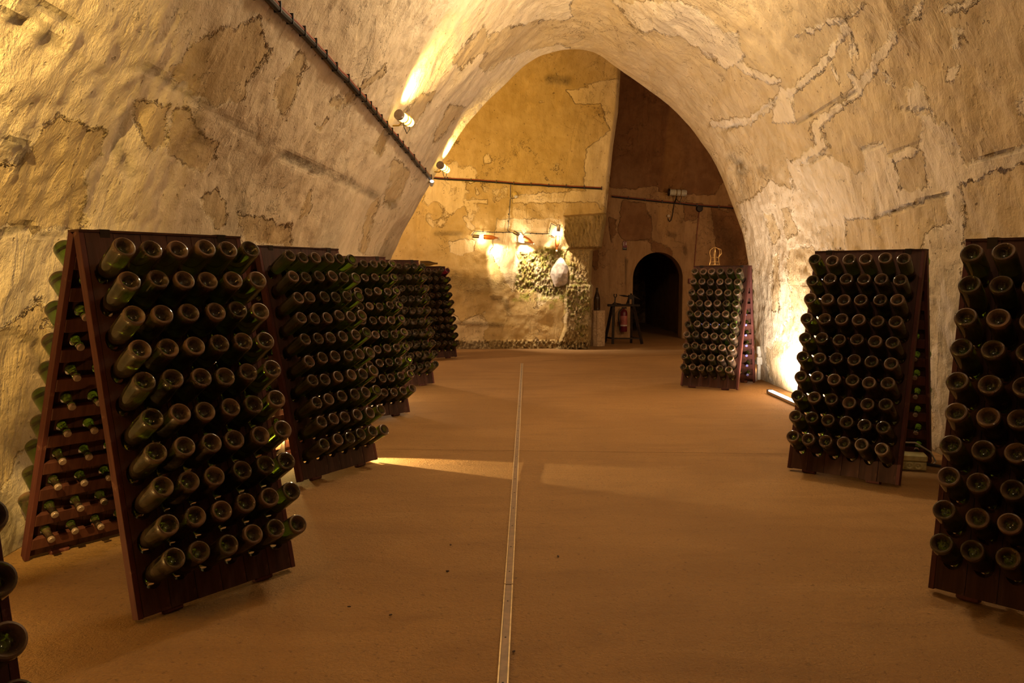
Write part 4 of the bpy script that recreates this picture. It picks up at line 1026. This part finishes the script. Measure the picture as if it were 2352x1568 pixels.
p = hit(1429, 736, B_FAR, 0.12); fe = empty('fire_extinguisher', p); tag(fe, 'dark red fire extinguisher hanging on the wall behind the trestle bench', 'extinguisher')
fs = p.y/F
hh = 50*fs
MB().lathe([(0, -hh/2), (0.07, -hh/2), (0.078, -hh/2+0.02), (0.078, hh/2-0.06), (0.06, hh/2-0.015), (0.02, hh/2+0.01), (0.02, hh/2+0.03), (0, hh/2+0.03)], 24).build('cylinder', M_FIRE, fe, True)
MB().lathe([(0.0785, -0.10), (0.0795, -0.10), (0.0795, 0.11), (0.0785, 0.11)], 24).build('label_band', M_FIREL, fe, True)
MB().lathe([(0.0797, -0.115), (0.0803, -0.115), (0.0803, -0.085), (0.0797, -0.085)], 24).build('white_band', M_SIGNW, fe, True)
MB().box((-0.05, -0.015, hh/2+0.03), (0.06, 0.015, hh/2+0.06)).build('handle', M_IRON, fe, bevel=0.004)
MB().tube([(-0.04, -0.02, hh/2+0.03), (-0.11, -0.03, hh/2-0.03), (-0.12, -0.03, 0.05), (-0.09, -0.03, -0.12), (-0.085, -0.03, -hh/2+0.05)], 0.012, 8).build('hose', M_CABLE, fe, True)

p = hit(1435, 564, B_FAR, 0.015); sg = empty('safety_sign', p); tag(sg, 'small red and black extinguisher sign on the dark wall', 'sign')
s1 = p.y/F; hw, hhg = 4.6*s1, 9.5*s1
def plate(x0, x1, z0, z1, d, mat, nm): MB().box((x0, -0.004-d, z0), (x1, 0.002-d, z1)).build(nm, mat, sg)
plate(-hw, hw, -hhg*0.45, hhg, 0, M_SIGN, 'red_panel'); plate(-hw, hw, -hhg, -hhg*0.45, 0, M_DARK, 'black_panel')
plate(-hw*0.72, -hw*0.3, -hhg*0.05, hhg*0.85, 0.003, M_SIGNW, 'pictogram'); plate(hw*0.3, hw*0.85, hhg*0.1, hhg*0.8, 0.003, M_SIGNW, 'pictogram')
plate(-hw*0.8, hw*0.8, -hhg*0.68, -hhg*0.60, 0.003, M_SIGNW, 'text_line')
p = hit(1585, 645, B_FAR, 0.03); rb = empty('alarm_box', p); tag(rb, 'small dark red box on the far wall beside the far right rack', 'box')
MB().box((-0.045, -0.03, -0.05), (0.045, 0.03, 0.05)).build('case', M_FIRE, rb, bevel=0.006)
MB().lathe([(0, 0.031), (0.02, 0.031), (0.02, 0.037), (0, 0.037)], 12).build('button', M_SIGN, rb, True).rotation_euler = (math.pi/2, 0, 0)

# small debris on the floor
M_DEB = mat_plain('dark_debris', (0.05, 0.025, 0.015), 0.9)
for k, (x, y) in enumerate([(802, 1394), (1180, 1497), (1282, 1278), (1028, 1312), (897, 1413), (1035, 1252), (2005, 1106)]):
    g_ = gnd(x, y); m = MB(); bmesh.ops.create_icosphere(m.bm, subdivisions=1, radius=0.006)
    for v in m.bm.verts: v.co.x *= 1.6; v.co.z *= 0.5
    o = m.build('debris_chip', M_DEB); o.location = (g_.x, g_.y, 0.003); o.rotation_euler = (0, 0, k)
    tag(o, 'tiny dark chip lying on the floor, ' + ['left of the channel under the nearest left rack', 'just right of the near channel end', 'right of the channel seam', 'left of the channel seam', 'near the nearest left rack foot, lower one', 'left of the channel, before the light streak', 'in front of the middle right rack'][k], 'debris', 'dark chips on the floor')
